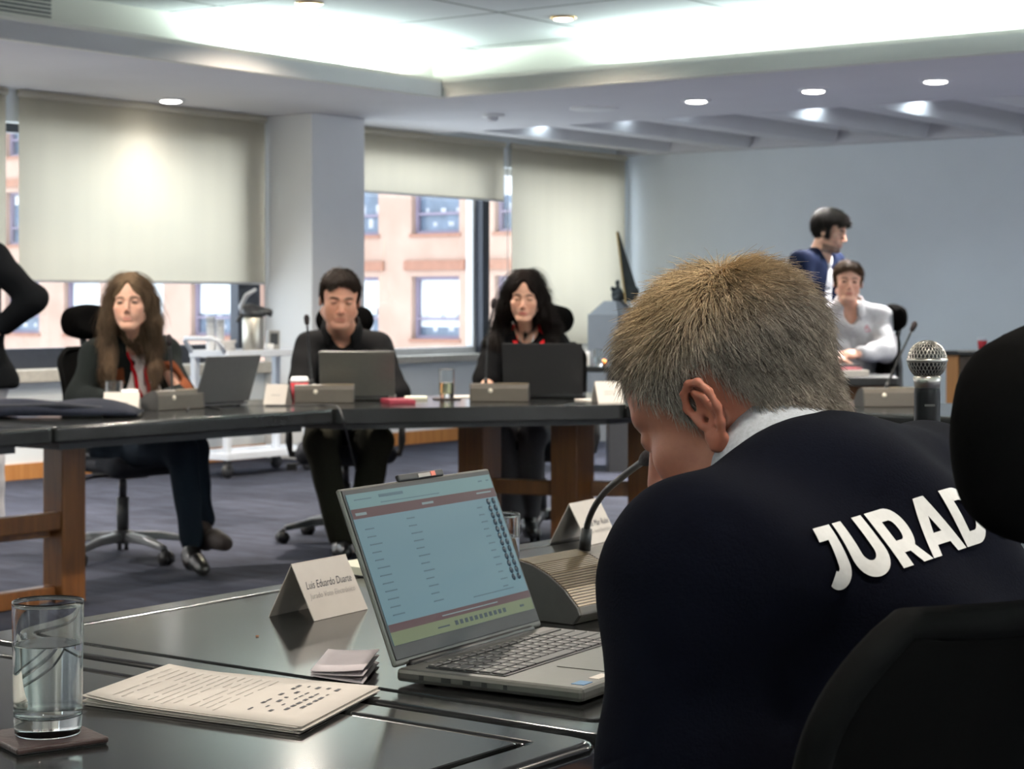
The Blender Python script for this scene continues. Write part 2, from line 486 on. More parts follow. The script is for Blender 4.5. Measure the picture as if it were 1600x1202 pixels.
def grow(Vt, Q, n, flow, steps, length, lift, rng, mask=None, jit=0.15, cling=0.6):
    """hair strands over a surface: flow(p)->direction array, length(p)->per strand"""
    c = Vt[Q].mean(1)
    nv = normals(Vt, Q); nf = nv[Q].mean(1)
    area_ = np.linalg.norm(np.cross(Vt[Q[:, 2]] - Vt[Q[:, 0]], Vt[Q[:, 3]] - Vt[Q[:, 1]]), axis=1)
    if mask is not None: area_ = area_ * mask(c)
    f = rng.choice(len(Q), n, p=area_ / area_.sum())
    w = rng.dirichlet((1, 1, 1, 1), n)
    p = (Vt[Q[f]] * w[:, :, None]).sum(1); nr = nf[f] / (np.linalg.norm(nf[f], axis=1, keepdims=True) + 1e-9)
    L = length(p) * rng.uniform(0.75, 1.2, n)
    clump = rng.normal(0, jit, (n, 3))
    path = [p - nr * 0.002]
    bvh = BVHTree.FromPolygons([tuple(v) for v in Vt], [tuple(q) for q in Q])
    cur = p.copy(); nn = nr
    for s in range(steps):
        fl = flow(cur); fl = fl - nn * (fl * nn).sum(1, keepdims=True)
        fl /= np.linalg.norm(fl, axis=1, keepdims=True) + 1e-9
        li = lift * (1 - s / steps)
        dr = fl + nn * li + clump
        dr /= np.linalg.norm(dr, axis=1, keepdims=True)
        cur = cur + dr * (L / steps)[:, None]
        near = [bvh.find_nearest(q) for q in cur]
        q = np.array([tuple(t[0]) for t in near]); nn = np.array([tuple(t[1]) for t in near])
        off = ((cur - q) * nn).sum(1)
        want = np.maximum(off, 0.0005 + 0.001 * rng.random(n))
        cur = q + nn * (want * (1 - cling * 0.5) + 0.0)[:, None] if cling > 0.9 else cur + nn * (want - off)[:, None]
        path.append(cur.copy())
    return np.stack(path, 1), p

# ------------------------------------------------------------------ people
def rot(yaw, pitch=0.0, roll=0.0):
    """head frame: local -y is the face, z up; yaw 0 looks at -Y (the camera), positive yaw turns towards +X; pitch > 0 looks down"""
    return Matrix.Rotation(yaw, 3, 'Z') @ Matrix.Rotation(pitch, 3, 'X') @ Matrix.Rotation(roll, 3, 'Y')
def head_sdf(s, c, R, k=1.0, female=False, ears=True, fine=False, wide=1.0):
    A = np.array(R); c = np.array(c, float)
    def T(x, y, z): return c + A @ (np.array((x, y, z)) * k)
    def el(p, r, kk=0.02, op='+', R2=None):
        s.el(T(*p), tuple(np.array(r) * k), A if R2 is None else A @ np.array(R2), kk * k, op)
    def rc(a, b, ra, rb, kk=0.015, op='+'): s.rc(T(*a), T(*b), ra * k, rb * k, kk * k, op)
    j = (0.92 if female else 1.0) * wide
    el((0, .014, .032), (.074, .092, .084), .03)
    el((0, -.030, .035), (.064, .054, .062), .02)
    el((0, -.034, -.03), (.058 * j, .054, .066), .02)
    for q in (1, -1):
        rc((q * .050 * j, .004, -.055), (q * .018 * j, -.062, -.093), .019 * wide, .018 * wide, .025)
        el((q * .043, -.056, -.020), (.020, .020, .017), .02)
        rc((q * .010, -.083, .024), (q * .044, -.067, .026), .0065 if female else .0095, .0055 if female else .008, .012)
    for q in (1, -1): el((q * .030 * j, -.050, -.046), (.025, .025, .028), .02)
    el((0, -.072, -.097), (.022 * j, .019, .017), .02)
    el((0, -.078, -.055), (.026, .016, .02), .015)
    for q in (1, -1): el((q * .031, -.0955 if female else -.094, .006), (.018, .015, .0105), .014, '-')
    for q in (1, -1): el((q * .031, -.0715, .006), (.0155, .0135, .0125), .004)
    w = .84 if female else 1.0
    rc((0, -.083, .012), (0, -.103 if female else -.107, -.024 if female else -.026), .0075 * w, .0112 * w, .012)
    for q in (1, -1): el((q * .0105 * w, -.097, -.033), (.0085 * w, .0105, .0075), .006)
    rc((-.019, -.086, -.0595), (.019, -.086, -.0595), .0055, .0055, .006)
    rc((-.016, -.086, -.069), (.016, -.086, -.069), .0062, .0062, .006)
    el((0, -.101, -.0642), (.03, .01, .0016), .002, '-')
    if ears:
        for q in (1, -1):
            if not fine:
                R2 = rot(0) ; R2 = Matrix.Rotation(q * 0.35, 3, 'Z') @ Matrix.Rotation(-0.2, 3, 'X')
                el((q * .079, .012, -.004), (.008, .018, .031), .006, '+', R2)
                el((q * .088, .008, -.002), (.006, .010, .018), .004, '-', R2)
            else:
                ear(s, T, k, q)
def ear(s, T, k, q):
    def P(y, z, x=0.0): return T(q * (.079 + x), y, z)
    f_ = .84
    P0_ = P
    def P(y, z, x=0.0): return P0_(.008 + (y - .008) * f_, -.010 + (z + .002) * f_, x * f_)
    k = k * f_
    # helix outline from the root over the top, round the back to the lobe
    out = [(-.004, -.004, .000), (-.008, .014, .002), (-.001, .028, .006), (.012, .034, .011), (.025, .029, .016), (.031, .014, .018), (.030, -.003, .016), (.023, -.018, .012), (.013, -.029, .007), (.004, -.036, .003), (-.003, -.033, .001), (-.004, -.022, .000)]
    for a, b in zip(out[:-1], out[1:]):
        s.rc(P(a[0], a[1], a[2]), P(b[0], b[1], b[2]), .0042 * k, .0042 * k, .004 * k)
    # the plate between
    for a in ((.012, .018, .004), (.018, .004, .006), (.014, -.010, .004), (.006, -.024, .001), (.008, .004, .000)):
        s.rc(P(*a), P(.008, -.004, -.006), .0065 * k, .009 * k, .006 * k)
    s.rc(P(.006, -.030, .003), P(.002, -.024, .002), .007 * k, .006 * k, .006 * k)
    # antihelix ridge, concha and canal
    ah = [(.010, .023, .008), (.020, .013, .011), (.022, -.002, .011), (.015, -.016, .008)]
    for a, b in zip(ah[:-1], ah[1:]): s.rc(P(*a), P(*b), .0034 * k, .0034 * k, .003 * k)
    s.rc(P(.008, .003, .012), P(.010, -.008, .012), .0075 * k, .008 * k, .004 * k, '-')
    s.rc(P(.003, -.004, .010), P(.004, -.008, -.004), .005 * k, .004 * k, .003 * k, '-')
    s.rc(P(-.003, -.002, .003), P(-.002, -.010, .004), .005 * k, .0045 * k, .004 * k)
def face_tint(Vt, c, R, k, skin, lip, brow, eyec, beard=None, brows=1.0):
    A = np.array(R); q = (Vt - np.array(c)[None]) @ A / k
    col = np.tile(np.array(skin), (len(Vt), 1))
    x, y, z = np.abs(q[:, 0]), q[:, 1], q[:, 2]
    front = (y < -.03)
    def mix(mask, c2):
        nonlocal col
        mask = np.clip(mask, 0, 1)[:, None]; col = col * (1 - mask) + np.array(c2)[None] * mask
    # redder cheeks and nose
    mix(0.25 * np.exp(-((x - .04) / .02) ** 2 - ((z + .03) / .022) ** 2) * front, (skin[0], skin[1] * .6, skin[2] * .55))
    mix(0.3 * np.exp(-(x / .014) ** 2 - ((z + .03) / .02) ** 2) * (y < -.09), (skin[0], skin[1] * .62, skin[2] * .58))
    if beard is not None:
        mix(beard[3] * (1 / (1 + np.exp((z + .052) / .006))) * (z > -.125) * (y < .0) * (np.abs(z + .0642) > .011), beard[:3])
    mix(0.9 * np.exp(-((z + .064) / .0075) ** 4 - (x / .021) ** 4) * (y < -.07), lip)
    bz = .0275 - 8 * (x - .028) ** 2
    mix(brows * np.exp(-((z - bz) / .0048) ** 4 - ((x - .029) / .018) ** 6) * (y < -.05), brow)
    mix(0.95 * np.exp(-((z - .0055) / (.0062 if eyec[3] else .0028)) ** 4 - ((x - .031) / .0125) ** 6) * (y < -.05), eyec[:3])
    return col
def hand(s, wrist, d, nrm, side, curl=0.5, k=1.0):
    """palm and five fingers; d points to the fingertips, nrm out of the back of the hand, side +1 puts the thumb on d x nrm"""
    d = Vector(d).normalized(); nrm = Vector(nrm); nrm = (nrm - d * nrm.dot(d)).normalized(); x = d.cross(nrm) * side
    w = Vector(wrist)
    R = Matrix((x, d, nrm)).transposed()
    s.el(w + d * .048 * k, (.040 * k, .054 * k, .016 * k), R, .012)
    for i, (o, L) in enumerate(((.029, .072), (.010, .082), (-.010, .076), (-.028, .060))):
        b = w + d * (.088 - abs(o) * .2) * k + x * o * k
        c1 = curl * (0.5 + 0.08 * i)
        d1 = (d * math.cos(c1) - nrm * math.sin(c1)).normalized(); d2 = (d * math.cos(2.1 * c1) - nrm * math.sin(2.1 * c1)).normalized()
        m = b + d1 * L * .5 * k; e = m + d2 * L * .5 * k
        s.rc(b, m, .0088 * k, .0082 * k, .005); s.rc(m, e, .0082 * k, .0068 * k, .003)
    b = w + d * .022 * k + x * .026 * k; m = b + (d * .6 + x * .75 - nrm * .3).normalized() * .036 * k; e = m + (d * .9 + x * .2 - nrm * .35).normalized() * .03 * k
    s.rc(b, m, .0125 * k, .010 * k, .010); s.rc(m, e, .010 * k, .0078 * k, .004)
def limb(s, pts, rs, k=0.03):
    for i in range(len(pts) - 1): s.rc(pts[i], pts[i + 1], rs[i], rs[i + 1], k)
def torso(s, J, fw, g=0.0, k=0.06, bust=0.0, depth=1.0):
    """neck base, shoulders, hips -> chest, belly and pelvis; fw: forward direction of the chest; g: how much looser than the skin"""
    nb, sl, sr, hl, hr = (Vector(J[q]) for q in ('neck', 'sl', 'sr', 'hl', 'hr'))
    hc = (hl + hr) / 2; sc = (sl + sr) / 2
    ax = (sc - hc).normalized(); xx = (sl - sr).normalized(); xx = (xx - ax * xx.dot(ax)).normalized(); yy = ax.cross(xx)
    if yy.dot(Vector(fw)) < 0: yy = -yy
    R = np.array(Matrix((xx, yy, ax)).transposed()); wd_ = (sl - sr).length; L = (sc - hc).length
    s.el(sc - ax * L * .22, (wd_ * .46 + g, (.105 + g) * depth, L * .34 + g), R, k)
    s.el(sc - ax * L * .58 + yy * .012, (wd_ * .42 + g, (.105 + g) * depth, L * .30 + g), R, k)
    s.el(hc + ax * .03, (wd_ * .45 + g, (.115 + g) * depth, .13 + g), R, k)
    for q in (sl, sr):
        m = nb + (q - nb) * .35 - ax * .01
        s.rc(m, q, .048 + g, .055 + g, k)
    if bust:
        for q in (1, -1): s.el(sc - ax * L * .36 + yy * (.075 + g) + xx * q * wd_ * .21, (.062 + g * .5, .05 * bust + g, .06 + g * .5), R, .04)
    return xx, yy, ax, sc, hc
# ------------------------------------------------------------------ surfaces of the room
M_wall = mat('painted_wall', (0.80, 0.84, 0.86), 0.85, noise_amt=0.02, scale=2)
M_colm = mat('painted_column', (0.87, 0.87, 0.86), 0.8, noise_amt=0.02, scale=2)
M_ceil = mat('painted_plaster', (0.70, 0.69, 0.70), 0.9, noise_amt=0.02, scale=2)
M_cove = mat('cove_paint', (0.80, 0.78, 0.70), 0.85, noise_amt=0.02, scale=3)
M_base = wood('skirting_wood', (0.42, 0.17, 0.05), (0.55, 0.25, 0.08), 3)
M_leg = wood('leg_wood', (0.095, 0.034, 0.009), (0.165, 0.062, 0.014), 5, 0.35)
M_lacq = mat('black_lacquer', (0.012, 0.013, 0.013), 0.15, noise_amt=0.08, scale=40, spec=0.36)
M_black = mat('black_plastic', (0.012, 0.012, 0.013), 0.45, noise_amt=0.1, scale=60)
M_dark = mat('dark_plastic', (0.03, 0.031, 0.034), 0.35, noise_amt=0.1, scale=60)
M_matte = mat('matte_black_plastic', (0.003, 0.003, 0.003), 0.8, noise_amt=0.1, scale=60, spec=0.05)
M_silver = mat('silver_plastic', (0.42, 0.44, 0.47), 0.3, metal=0.3, noise_amt=0.05, scale=60)
M_fab = mat('black_mesh_fabric', (0.0022, 0.0021, 0.0021), 0.95, noise_amt=0.2, scale=500, bump=0.05, bscale=700, spec=0.03)
M_seat = mat('charcoal_seat_fabric', (0.022, 0.024, 0.03), 0.95, noise_amt=0.2, scale=300, bump=0.2, bscale=400, spec=0.2)
M_chrome = mat('chrome', (0.75, 0.76, 0.78), 0.12, metal=1.0, noise_amt=0.03)
M_frame = mat('dark_window_frame', (0.035, 0.04, 0.055), 0.45, noise_amt=0.08, scale=20)
M_lframe = mat('light_window_frame', (0.55, 0.55, 0.55), 0.45, noise_amt=0.04, scale=20)
M_sill = mat('stone_sill', (0.50, 0.47, 0.41), 0.6, noise_amt=0.1, scale=25)
M_white = mat('white_enamel', (0.80, 0.81, 0.82), 0.4, noise_amt=0.03, scale=10)
M_paper = mat('card_paper', (0.62, 0.575, 0.52), 0.8, noise_amt=0.02, scale=40)
M_ink = mat('printing_ink', (0.10, 0.10, 0.11), 0.8, noise_amt=0.1)
M_inklt = mat('grey_printing_ink', (0.38, 0.36, 0.34), 0.8, noise_amt=0.1)

def tile_mat():
    m = mat('ceiling_tile', (0.62, 0.62, 0.62), 0.85)
    N, L = m.node_tree.nodes, m.node_tree.links; b = N['Principled BSDF']
    co = room_coords(N, L, 1 / 1.22, 1 / 1.22)
    br = N.new('ShaderNodeTexBrick'); br.offset = 0; br.inputs['Scale'].default_value = 1
    br.inputs['Brick Width'].default_value = 1; br.inputs['Row Height'].default_value = 1; br.inputs['Mortar Size'].default_value = 0.012; br.inputs['Mortar Smooth'].default_value = 0.3
    br.inputs['Color1'].default_value = (0.60, 0.61, 0.62, 1); br.inputs['Color2'].default_value = (0.66, 0.66, 0.66, 1); br.inputs['Mortar'].default_value = (0.10, 0.10, 0.10, 1)
    L.new(co, br.inputs['Vector']); L.new(br.outputs['Color'], b.inputs['Base Color'])
    bp = N.new('ShaderNodeBump'); bp.invert = True; bp.inputs['Strength'].default_value = 0.6; bp.inputs['Distance'].default_value = 0.02
    L.new(br.outputs['Fac'], bp.inputs['Height']); L.new(bp.outputs[0], b.inputs['Normal'])
    return m
def carpet_mat():
    m = mat('carpet_tile', (0.06, 0.065, 0.085), 0.95, spec=0.15)
    N, L = m.node_tree.nodes, m.node_tree.links; b = N['Principled BSDF']
    co = room_coords(N, L, 2, 2)
    ck = N.new('ShaderNodeTexBrick'); ck.offset = 0.5; ck.inputs['Scale'].default_value = 1; ck.inputs['Brick Width'].default_value = 1; ck.inputs['Row Height'].default_value = 1
    ck.inputs['Mortar Size'].default_value = 0.008; ck.inputs['Bias'].default_value = 0.0
    ck.inputs['Color1'].default_value = (0.028, 0.031, 0.045, 1); ck.inputs['Color2'].default_value = (0.050, 0.054, 0.075, 1); ck.inputs['Mortar'].default_value = (0.026, 0.028, 0.037, 1)
    L.new(co, ck.inputs['Vector'])
    nz = N.new('ShaderNodeTexNoise'); nz.inputs['Scale'].default_value = 2.2; nz.inputs['Detail'].default_value = 6
    mp = N.new('ShaderNodeMapping'); mp.inputs['Scale'].default_value = (3.0, 0.8, 1)
    L.new(co, mp.inputs[0]); L.new(mp.outputs[0], nz.inputs['Vector'])
    mr = N.new('ShaderNodeMapRange'); mr.inputs[1].default_value = .3; mr.inputs[2].default_value = .7; mr.inputs[3].default_value = .7; mr.inputs[4].default_value = 1.3
    L.new(nz.outputs['Fac'], mr.inputs[0])
    mx = N.new('ShaderNodeMix'); mx.data_type = 'RGBA'; mx.blend_type = 'MULTIPLY'; mx.inputs[0].default_value = 1
    L.new(ck.outputs['Color'], mx.inputs[6]); L.new(mr.outputs[0], mx.inputs[7]); L.new(mx.outputs[2], b.inputs['Base Color'])
    n2 = N.new('ShaderNodeTexNoise'); n2.inputs['Scale'].default_value = 200
    L.new(co, n2.inputs['Vector'])
    bp = N.new('ShaderNodeBump'); bp.inputs['Strength'].default_value = 0.4; bp.inputs['Distance'].default_value = 0.01
    L.new(n2.outputs['Fac'], bp.inputs['Height']); L.new(bp.outputs[0], b.inputs['Normal'])
    return m
def blind_mat():
    m = bpy.data.materials.new('blind_fabric'); m.use_nodes = True
    N, L = m.node_tree.nodes, m.node_tree.links; N.remove(N['Principled BSDF']); out = N['Material Output']
    tc = N.new('ShaderNodeTexCoord'); wv = N.new('ShaderNodeTexNoise'); wv.inputs['Scale'].default_value = 1.0; wv.inputs['Detail'].default_value = 2
    mp = N.new('ShaderNodeMapping'); mp.inputs['Scale'].default_value = (9, 9, 0.3); L.new(tc.outputs['Object'], mp.inputs[0]); L.new(mp.outputs[0], wv.inputs['Vector'])
    mr = N.new('ShaderNodeMapRange'); mr.inputs[3].default_value = 0.93; mr.inputs[4].default_value = 1.07; L.new(wv.outputs['Fac'], mr.inputs[0])
    mx = N.new('ShaderNodeMix'); mx.data_type = 'RGBA'; mx.blend_type = 'MULTIPLY'; mx.inputs[0].default_value = 1; mx.inputs[6].default_value = (0.84, 0.79, 0.67, 1); L.new(mr.outputs[0], mx.inputs[7])
    d = N.new('ShaderNodeBsdfDiffuse'); t = N.new('ShaderNodeBsdfTranslucent'); t.inputs[0].default_value = (0.92, 0.88, 0.79, 1)
    L.new(mx.outputs[2], d.inputs[0])
    a = N.new('ShaderNodeMixShader'); a.inputs[0].default_value = 0.5
    L.new(d.outputs[0], a.inputs[1]); L.new(t.outputs[0], a.inputs[2]); L.new(a.outputs[0], out.inputs[0])
    return m
M_tile, M_carpet, M_blind = tile_mat(), carpet_mat(), blind_mat()
def glass_mat(name, col=(1, 1, 1), tint=0.0):
    m = mat(name, col, 0.0, trans=1.0, ior=1.45, spec=0.5)
    return m
M_glass = glass_mat('clear_glass', (0.97, 0.99, 0.98))
M_water = mat('water', (0.93, 0.97, 0.98), 0.0, trans=1.0, ior=1.33)
def pane_mat():
    m = bpy.data.materials.new('window_glass'); m.use_nodes = True
    N, L = m.node_tree.nodes, m.node_tree.links; N.remove(N['Principled BSDF']); out = N['Material Output']
    t = N.new('ShaderNodeBsdfTransparent'); t.inputs[0].default_value = (0.93, 0.95, 0.96, 1)
    g = N.new('ShaderNodeBsdfGlossy'); g.inputs['Roughness'].default_value = 0.0
    a = N.new('ShaderNodeMixShader'); a.inputs[0].default_value = 0.05; L.new(t.outputs[0], a.inputs[1]); L.new(g.outputs[0], a.inputs[2]); L.new(a.outputs[0], out.inputs[0])
    return m
M_pane = pane_mat()

# ------------------------------------------------------------------ room shell
def struct(name, mb, m, parent=None, **k):
    o = mb.build(name, m, parent, **k); o['kind'] = 'structure'; return o
ROT = Matrix((U, V, Z)).transposed()       # columns: u, v, z directions
def ubox(mb, u0, u1, v0, v1, z0, z1):
    c = W((u0 + u1) / 2, (v0 + v1) / 2, (z0 + z1) / 2)
    return mb.box(c, (u1 - u0, v1 - v0, z1 - z0), ROT)
U0, U1, V1 = -8.0, WALL_U, 4.0
def one(*r):
    m = MB()
    for a in (r if isinstance(r[0], tuple) else (r,)): ubox(m, *a)
    return m
struct('floor', one(U0 - .3, U1 + .3, WALL_V - .3, V1 + .3, -.1, 0), M_carpet)
struct('wall_back', one(U1, U1 + .2, WALL_V - .25, V1 + .2, 0, 3.2), M_wall)
struct('wall_right', one((U0, U1, V1, V1 + .2, 0, 1.0), (U0, U1, V1, V1 + .2, 2.4, 3.2), (U0, 5.0, V1, V1 + .2, 1.0, 2.4), (14.0, U1, V1, V1 + .2, 1.0, 2.4)), M_wall)
struct('wall_front', one(U0 - .2, U0, WALL_V - .25, V1 + .2, 0, 3.2), M_wall)
struct('wall_left', one((U0, U1, WALL_V - .25, WALL_V, 0, .69), (U0, 6.2, WALL_V - .25, WALL_V, .69, 3.2), (6.2, U1, WALL_V - .25, WALL_V, 2.42, 3.2), (16.12, U1, WALL_V - .25, WALL_V, .69, 2.62)), M_wall)
struct('column', one(11.10, 11.71, WALL_V, -10.10, 0, ZS), M_colm, bevel=0.008)
struct('baseboard_left', one((U0, 11.10, WALL_V, WALL_V + .02, 0, .11), (11.71, U1, WALL_V, WALL_V + .02, 0, .11)), M_base, bevel=0.004)
struct('baseboard_back', one(U1 - .02, U1, WALL_V + .02, V1, 0, .11), M_base, bevel=0.004)
struct('trim_1', one(6.2, 11.10, WALL_V - .2, WALL_V + .10, .66, .745), M_sill, bevel=0.006)     # sill by the column
struct('trim_2', one(11.71, 16.25, WALL_V - .2, WALL_V + .08, .69, .75), M_sill, bevel=0.006)
# ceiling: soffit with the tray opening and the strip of beam bays
STRIP0, STRIP1 = 13.1, 16.05
struct('ceiling', one((U0, STRIP0, WALL_V, TRAY_V, ZS, ZS + .11), (TRAY_U, STRIP0, TRAY_V, V1, ZS, ZS + .11), (STRIP1, U1, WALL_V, V1, ZS, ZS + .11),
                      (U0, TRAY_U, 3.0, V1, ZS, ZS + .11), (U0, -7.0, TRAY_V, 3.0, ZS, ZS + .11)), M_ceil, bevel=0.004)
struct('ceiling_tray', one(-7.35, TRAY_U + .35, TRAY_V - .35, 3.35, ZT, ZT + .1), M_tile)
struct('trim_3', one((-7.35, TRAY_U + .35, TRAY_V - .40, TRAY_V - .35, ZS + .11, ZT), (TRAY_U + .35, TRAY_U + .40, TRAY_V - .40, 3.4, ZS + .11, ZT),
                     (-7.35, TRAY_U + .35, 3.35, 3.40, ZS + .11, ZT), (-7.40, -7.35, TRAY_V - .4, 3.4, ZS + .11, ZT)), M_cove)        # cove uprights
struct('trim_4', one((-7, TRAY_U + .05, TRAY_V - .05, TRAY_V, ZS - .001, ZS + .135), (TRAY_U, TRAY_U + .05, TRAY_V, 3.05, ZS - .001, ZS + .135),
                     (-7, TRAY_U, 3.0, 3.05, ZS - .001, ZS + .135)), M_cove, bevel=0.005)                                             # cove lip
struct('ceiling_bays', one((STRIP0 - .05, STRIP1 + .05, WALL_V, V1, 2.98, 3.05), (STRIP0 - .05, STRIP0, WALL_V, V1, ZS + .11, 2.98), (STRIP1, STRIP1 + .05, WALL_V, V1, ZS + .11, 2.98)), M_ceil)
_b = MB()
bv = -10.22
k = 0
while bv < 3.4:
    # each beam leans: its flank on the right slopes up into the bay
    a = [W(STRIP0 - .01, bv, ZS), W(STRIP0 - .01, bv + .20, ZS), W(STRIP0 - .01, bv + .34, 2.98), W(STRIP0 - .01, bv - .02, 2.98)]
    bb = MB(); bb.extrude(a, U * (STRIP1 - STRIP0 + .02)); struct('trim_%d' % (5 + k), bb, M_ceil, bevel=0.003)
    bv += 0.885; k += 1
# window frames in the long wall
def window(n, u0, u1, z0, z1, bars, m, low=None):
    mb = MB(); t = .06
    ubox(mb, u0, u1, WALL_V - .19, WALL_V - .11, z1 - t, z1); ubox(mb, u0, u1, WALL_V - .19, WALL_V - .11, z0, z0 + (low or t))
    for a in [u0, u1 - t] + list(bars): ubox(mb, a, a + t, WALL_V - .19, WALL_V - .11, z0, z1)
    f = struct('window_%d' % n, mb, m, bevel=0.004)
    p = one(u0 + .02, u1 - .02, WALL_V - .153, WALL_V - .147, z0 + .02, z1 - .02).build('pane', M_pane, f); p['kind'] = 'structure'
window(1, 6.2, 8.60, .745, 2.42, [], M_frame, .14)
window(2, 8.60, 11.10, .745, 2.42, [], M_frame, .14)
window(3, 11.71, 13.95, .75, 2.42, [], M_lframe)
window(4, 14.05, 16.12, .75, 2.42, [], M_lframe)
for n_, a_ in ((5, 5.0), (6, 8.0), (7, 11.0)):  # unseen right-wall windows, added to bring in fill daylight from that side
    mb = MB()
    for q_ in ((a_, a_ + .06, 1.0, 2.4), (a_ + 2.94, a_ + 3.0, 1.0, 2.4), (a_, a_ + 3.0, 1.0, 1.06), (a_, a_ + 3.0, 2.34, 2.4)): ubox(mb, q_[0], q_[1], V1 + .08, V1 + .14, q_[2], q_[3])
    f_ = struct('window_%d' % n_, mb, M_lframe, bevel=0.004)
    p_ = one(a_ + .02, a_ + 2.98, V1 + .107, V1 + .113, 1.02, 2.38).build('pane', M_pane, f_); p_['kind'] = 'structure'
struct('trim_30', one(13.93, 14.03, WALL_V - .16, WALL_V - .03, .75, 2.62), M_frame, bevel=0.004)
struct('trim_31', one(10.84, 11.08, WALL_V - .11, WALL_V - .02, .745, 2.62), M_frame, bevel=0.004)
# roller blinds
def blind(label, u0, u1, z0):
    r = thing('roller_blind', label, 'roller blind', W((u0 + u1) / 2, WALL_V + .05, ZS), 0, 'roller blinds along the window wall')
    c = r.location
    mb = MB(); mb.sheet(lambda a, b: W(u0 + (u1 - u0) * a, WALL_V + .045, z0 + (ZS - .03 - z0) * b), 2, 2, .0012); mb.build('fabric', M_blind, r, base=c)
    mb = MB(); mb.cyl(W(u0, WALL_V + .045, z0), W(u1, WALL_V + .045, z0), .009, seg=10); mb.build('bottom_rail', M_lframe, r, base=c)
    mb = MB(); mb.cyl(W(u0, WALL_V + .05, ZS - .028), W(u1, WALL_V + .05, ZS - .028), .026, seg=14); mb.build('roller', M_blind, r, base=c)
    return r
blind('cream roller blind cut by the left edge of the photo, before the dark mullion', 6.3, 8.57, 1.347)
blind('widest cream roller blind, between the dark mullion and the white column', 8.68, 11.06, 1.347)
blind('short cream roller blind raised furthest, right beside the column', 11.73, 14.14, 2.11)
blind('long cream roller blind drawn down to the sill in the room corner', 14.26, 16.12, .80)
_c = tag(MB().tube([W(14.19, WALL_V + .05, 2.6), W(14.19, WALL_V + .05, 1.1)], .004, 6).build('blind_chain', M_lframe), 'thin bead chain hanging in the gap between the short and the long blind', 'chain')

# the brick building across the street
def facade():
    r = thing('brick_building', 'pink brick office building across the street seen through the windows', 'building', W(44.5, -35.7, -8))
    c = r.location; P, HF = 3.04, 3.06
    M_br = mat('pink_brick', (0.62, 0.40, 0.31), 0.9)
    N, L = M_br.node_tree.nodes, M_br.node_tree.links
    co = room_coords(N, L)
    nz = N.new('ShaderNodeTexNoise'); nz.inputs['Scale'].default_value = 1.2; nz.inputs['Detail'].default_value = 8; L.new(co, nz.inputs['Vector'])
    cr = N.new('ShaderNodeValToRGB'); cr.color_ramp.elements[0].position = .3; cr.color_ramp.elements[1].position = .7
    cr.color_ramp.elements[0].color = (0.27, 0.175, 0.135, 1); cr.color_ramp.elements[1].color = (0.32, 0.22, 0.175, 1)
    L.new(nz.outputs['Fac'], cr.inputs[0]); L.new(cr.outputs[0], N['Principled BSDF'].inputs['Base Color'])
    M_li = mat('brick_lintel', (0.22, 0.105, 0.07), 0.9, noise_amt=.1, scale=6); M_wf = mat('plum_window_frame', (0.16, 0.13, 0.18), 0.6, noise_amt=.05)
    M_wg = mat('office_glass', (0.10, 0.13, 0.18), 0.12, noise_amt=.3, scale=1.5); M_wb = mat('office_blind', (0.50, 0.52, 0.53), 0.8, noise_amt=.03)
    M_in = mat('office_things', (0.35, 0.36, 0.40), 0.7, noise_amt=.3, scale=4)
    cols = range(-9, 4); rows = range(-2, 3)
    mb = MB(); u = 44.5
    for k in list(cols) + [4]: ubox(mb, u, u + .5, -35.7 + P * k - P + .89, -35.7 + P * k - .89, -8, 10)
    for j in list(rows) + [3]: ubox(mb, u + .002, u + .5, -35.7 + P * -10, -35.7 + P * 4, .143 + HF * j - HF + 1.82, .143 + HF * j)
    mb.build('wall', M_br, r, base=c)
    for j in rows:
        for k in cols:
            v0 = -35.7 + P * k; z0 = .143 + HF * j
            f = MB()
            for a in ((v0 - .89, v0 - .79, z0, z0 + 1.82), (v0 + .79, v0 + .89, z0, z0 + 1.82), (v0 - .79, v0 + .79, z0, z0 + .1), (v0 - .79, v0 + .79, z0 + 1.72, z0 + 1.82), (v0 - .79, v0 + .79, z0 + .55, z0 + .62)):
                ubox(f, u + .2, u + .32, *a)
            w = f.build('window', M_wf, r, base=c)
            lm = MB(); ubox(lm, u - .08, u + .1, v0 - 1.12, v0 + 1.12, z0 + 2.0, z0 + 2.28); lm.build('lintel', M_li, w, base=c)
            lm = MB(); ubox(lm, u - .05, u + .1, v0 - .95, v0 + .95, z0 - .09, z0); lm.build('window_sill', M_li, w, base=c)
            g = MB(); ubox(g, u + .34, u + .36, v0 - .85, v0 + .85, z0, z0 + 1.8); g.build('pane', M_wg, w, base=c)
            hb = (1.05 if j == 0 else 0.35) + (0.35 if (k * 7 + j * 3) % 5 == 0 else 0)
            g = MB(); ubox(g, u + .325, u + .335, v0 - .78, v0 + .78, z0 + 1.75 - hb, z0 + 1.75); g.build('window_blind', M_wb, w, base=c)
            g = MB()
            for q in range(5):
                x = v0 - .6 + .28 * q; ubox(g, u + .325, u + .338, x, x + .12 + .03 * ((q * 5 + k) % 4), z0 + .62 - .4 * (q % 2), z0 + .75 + .08 * ((q * 3 + k) % 3) - .4 * (q % 2))
            g.build('window_clutter', M_in, w, base=c)
facade()

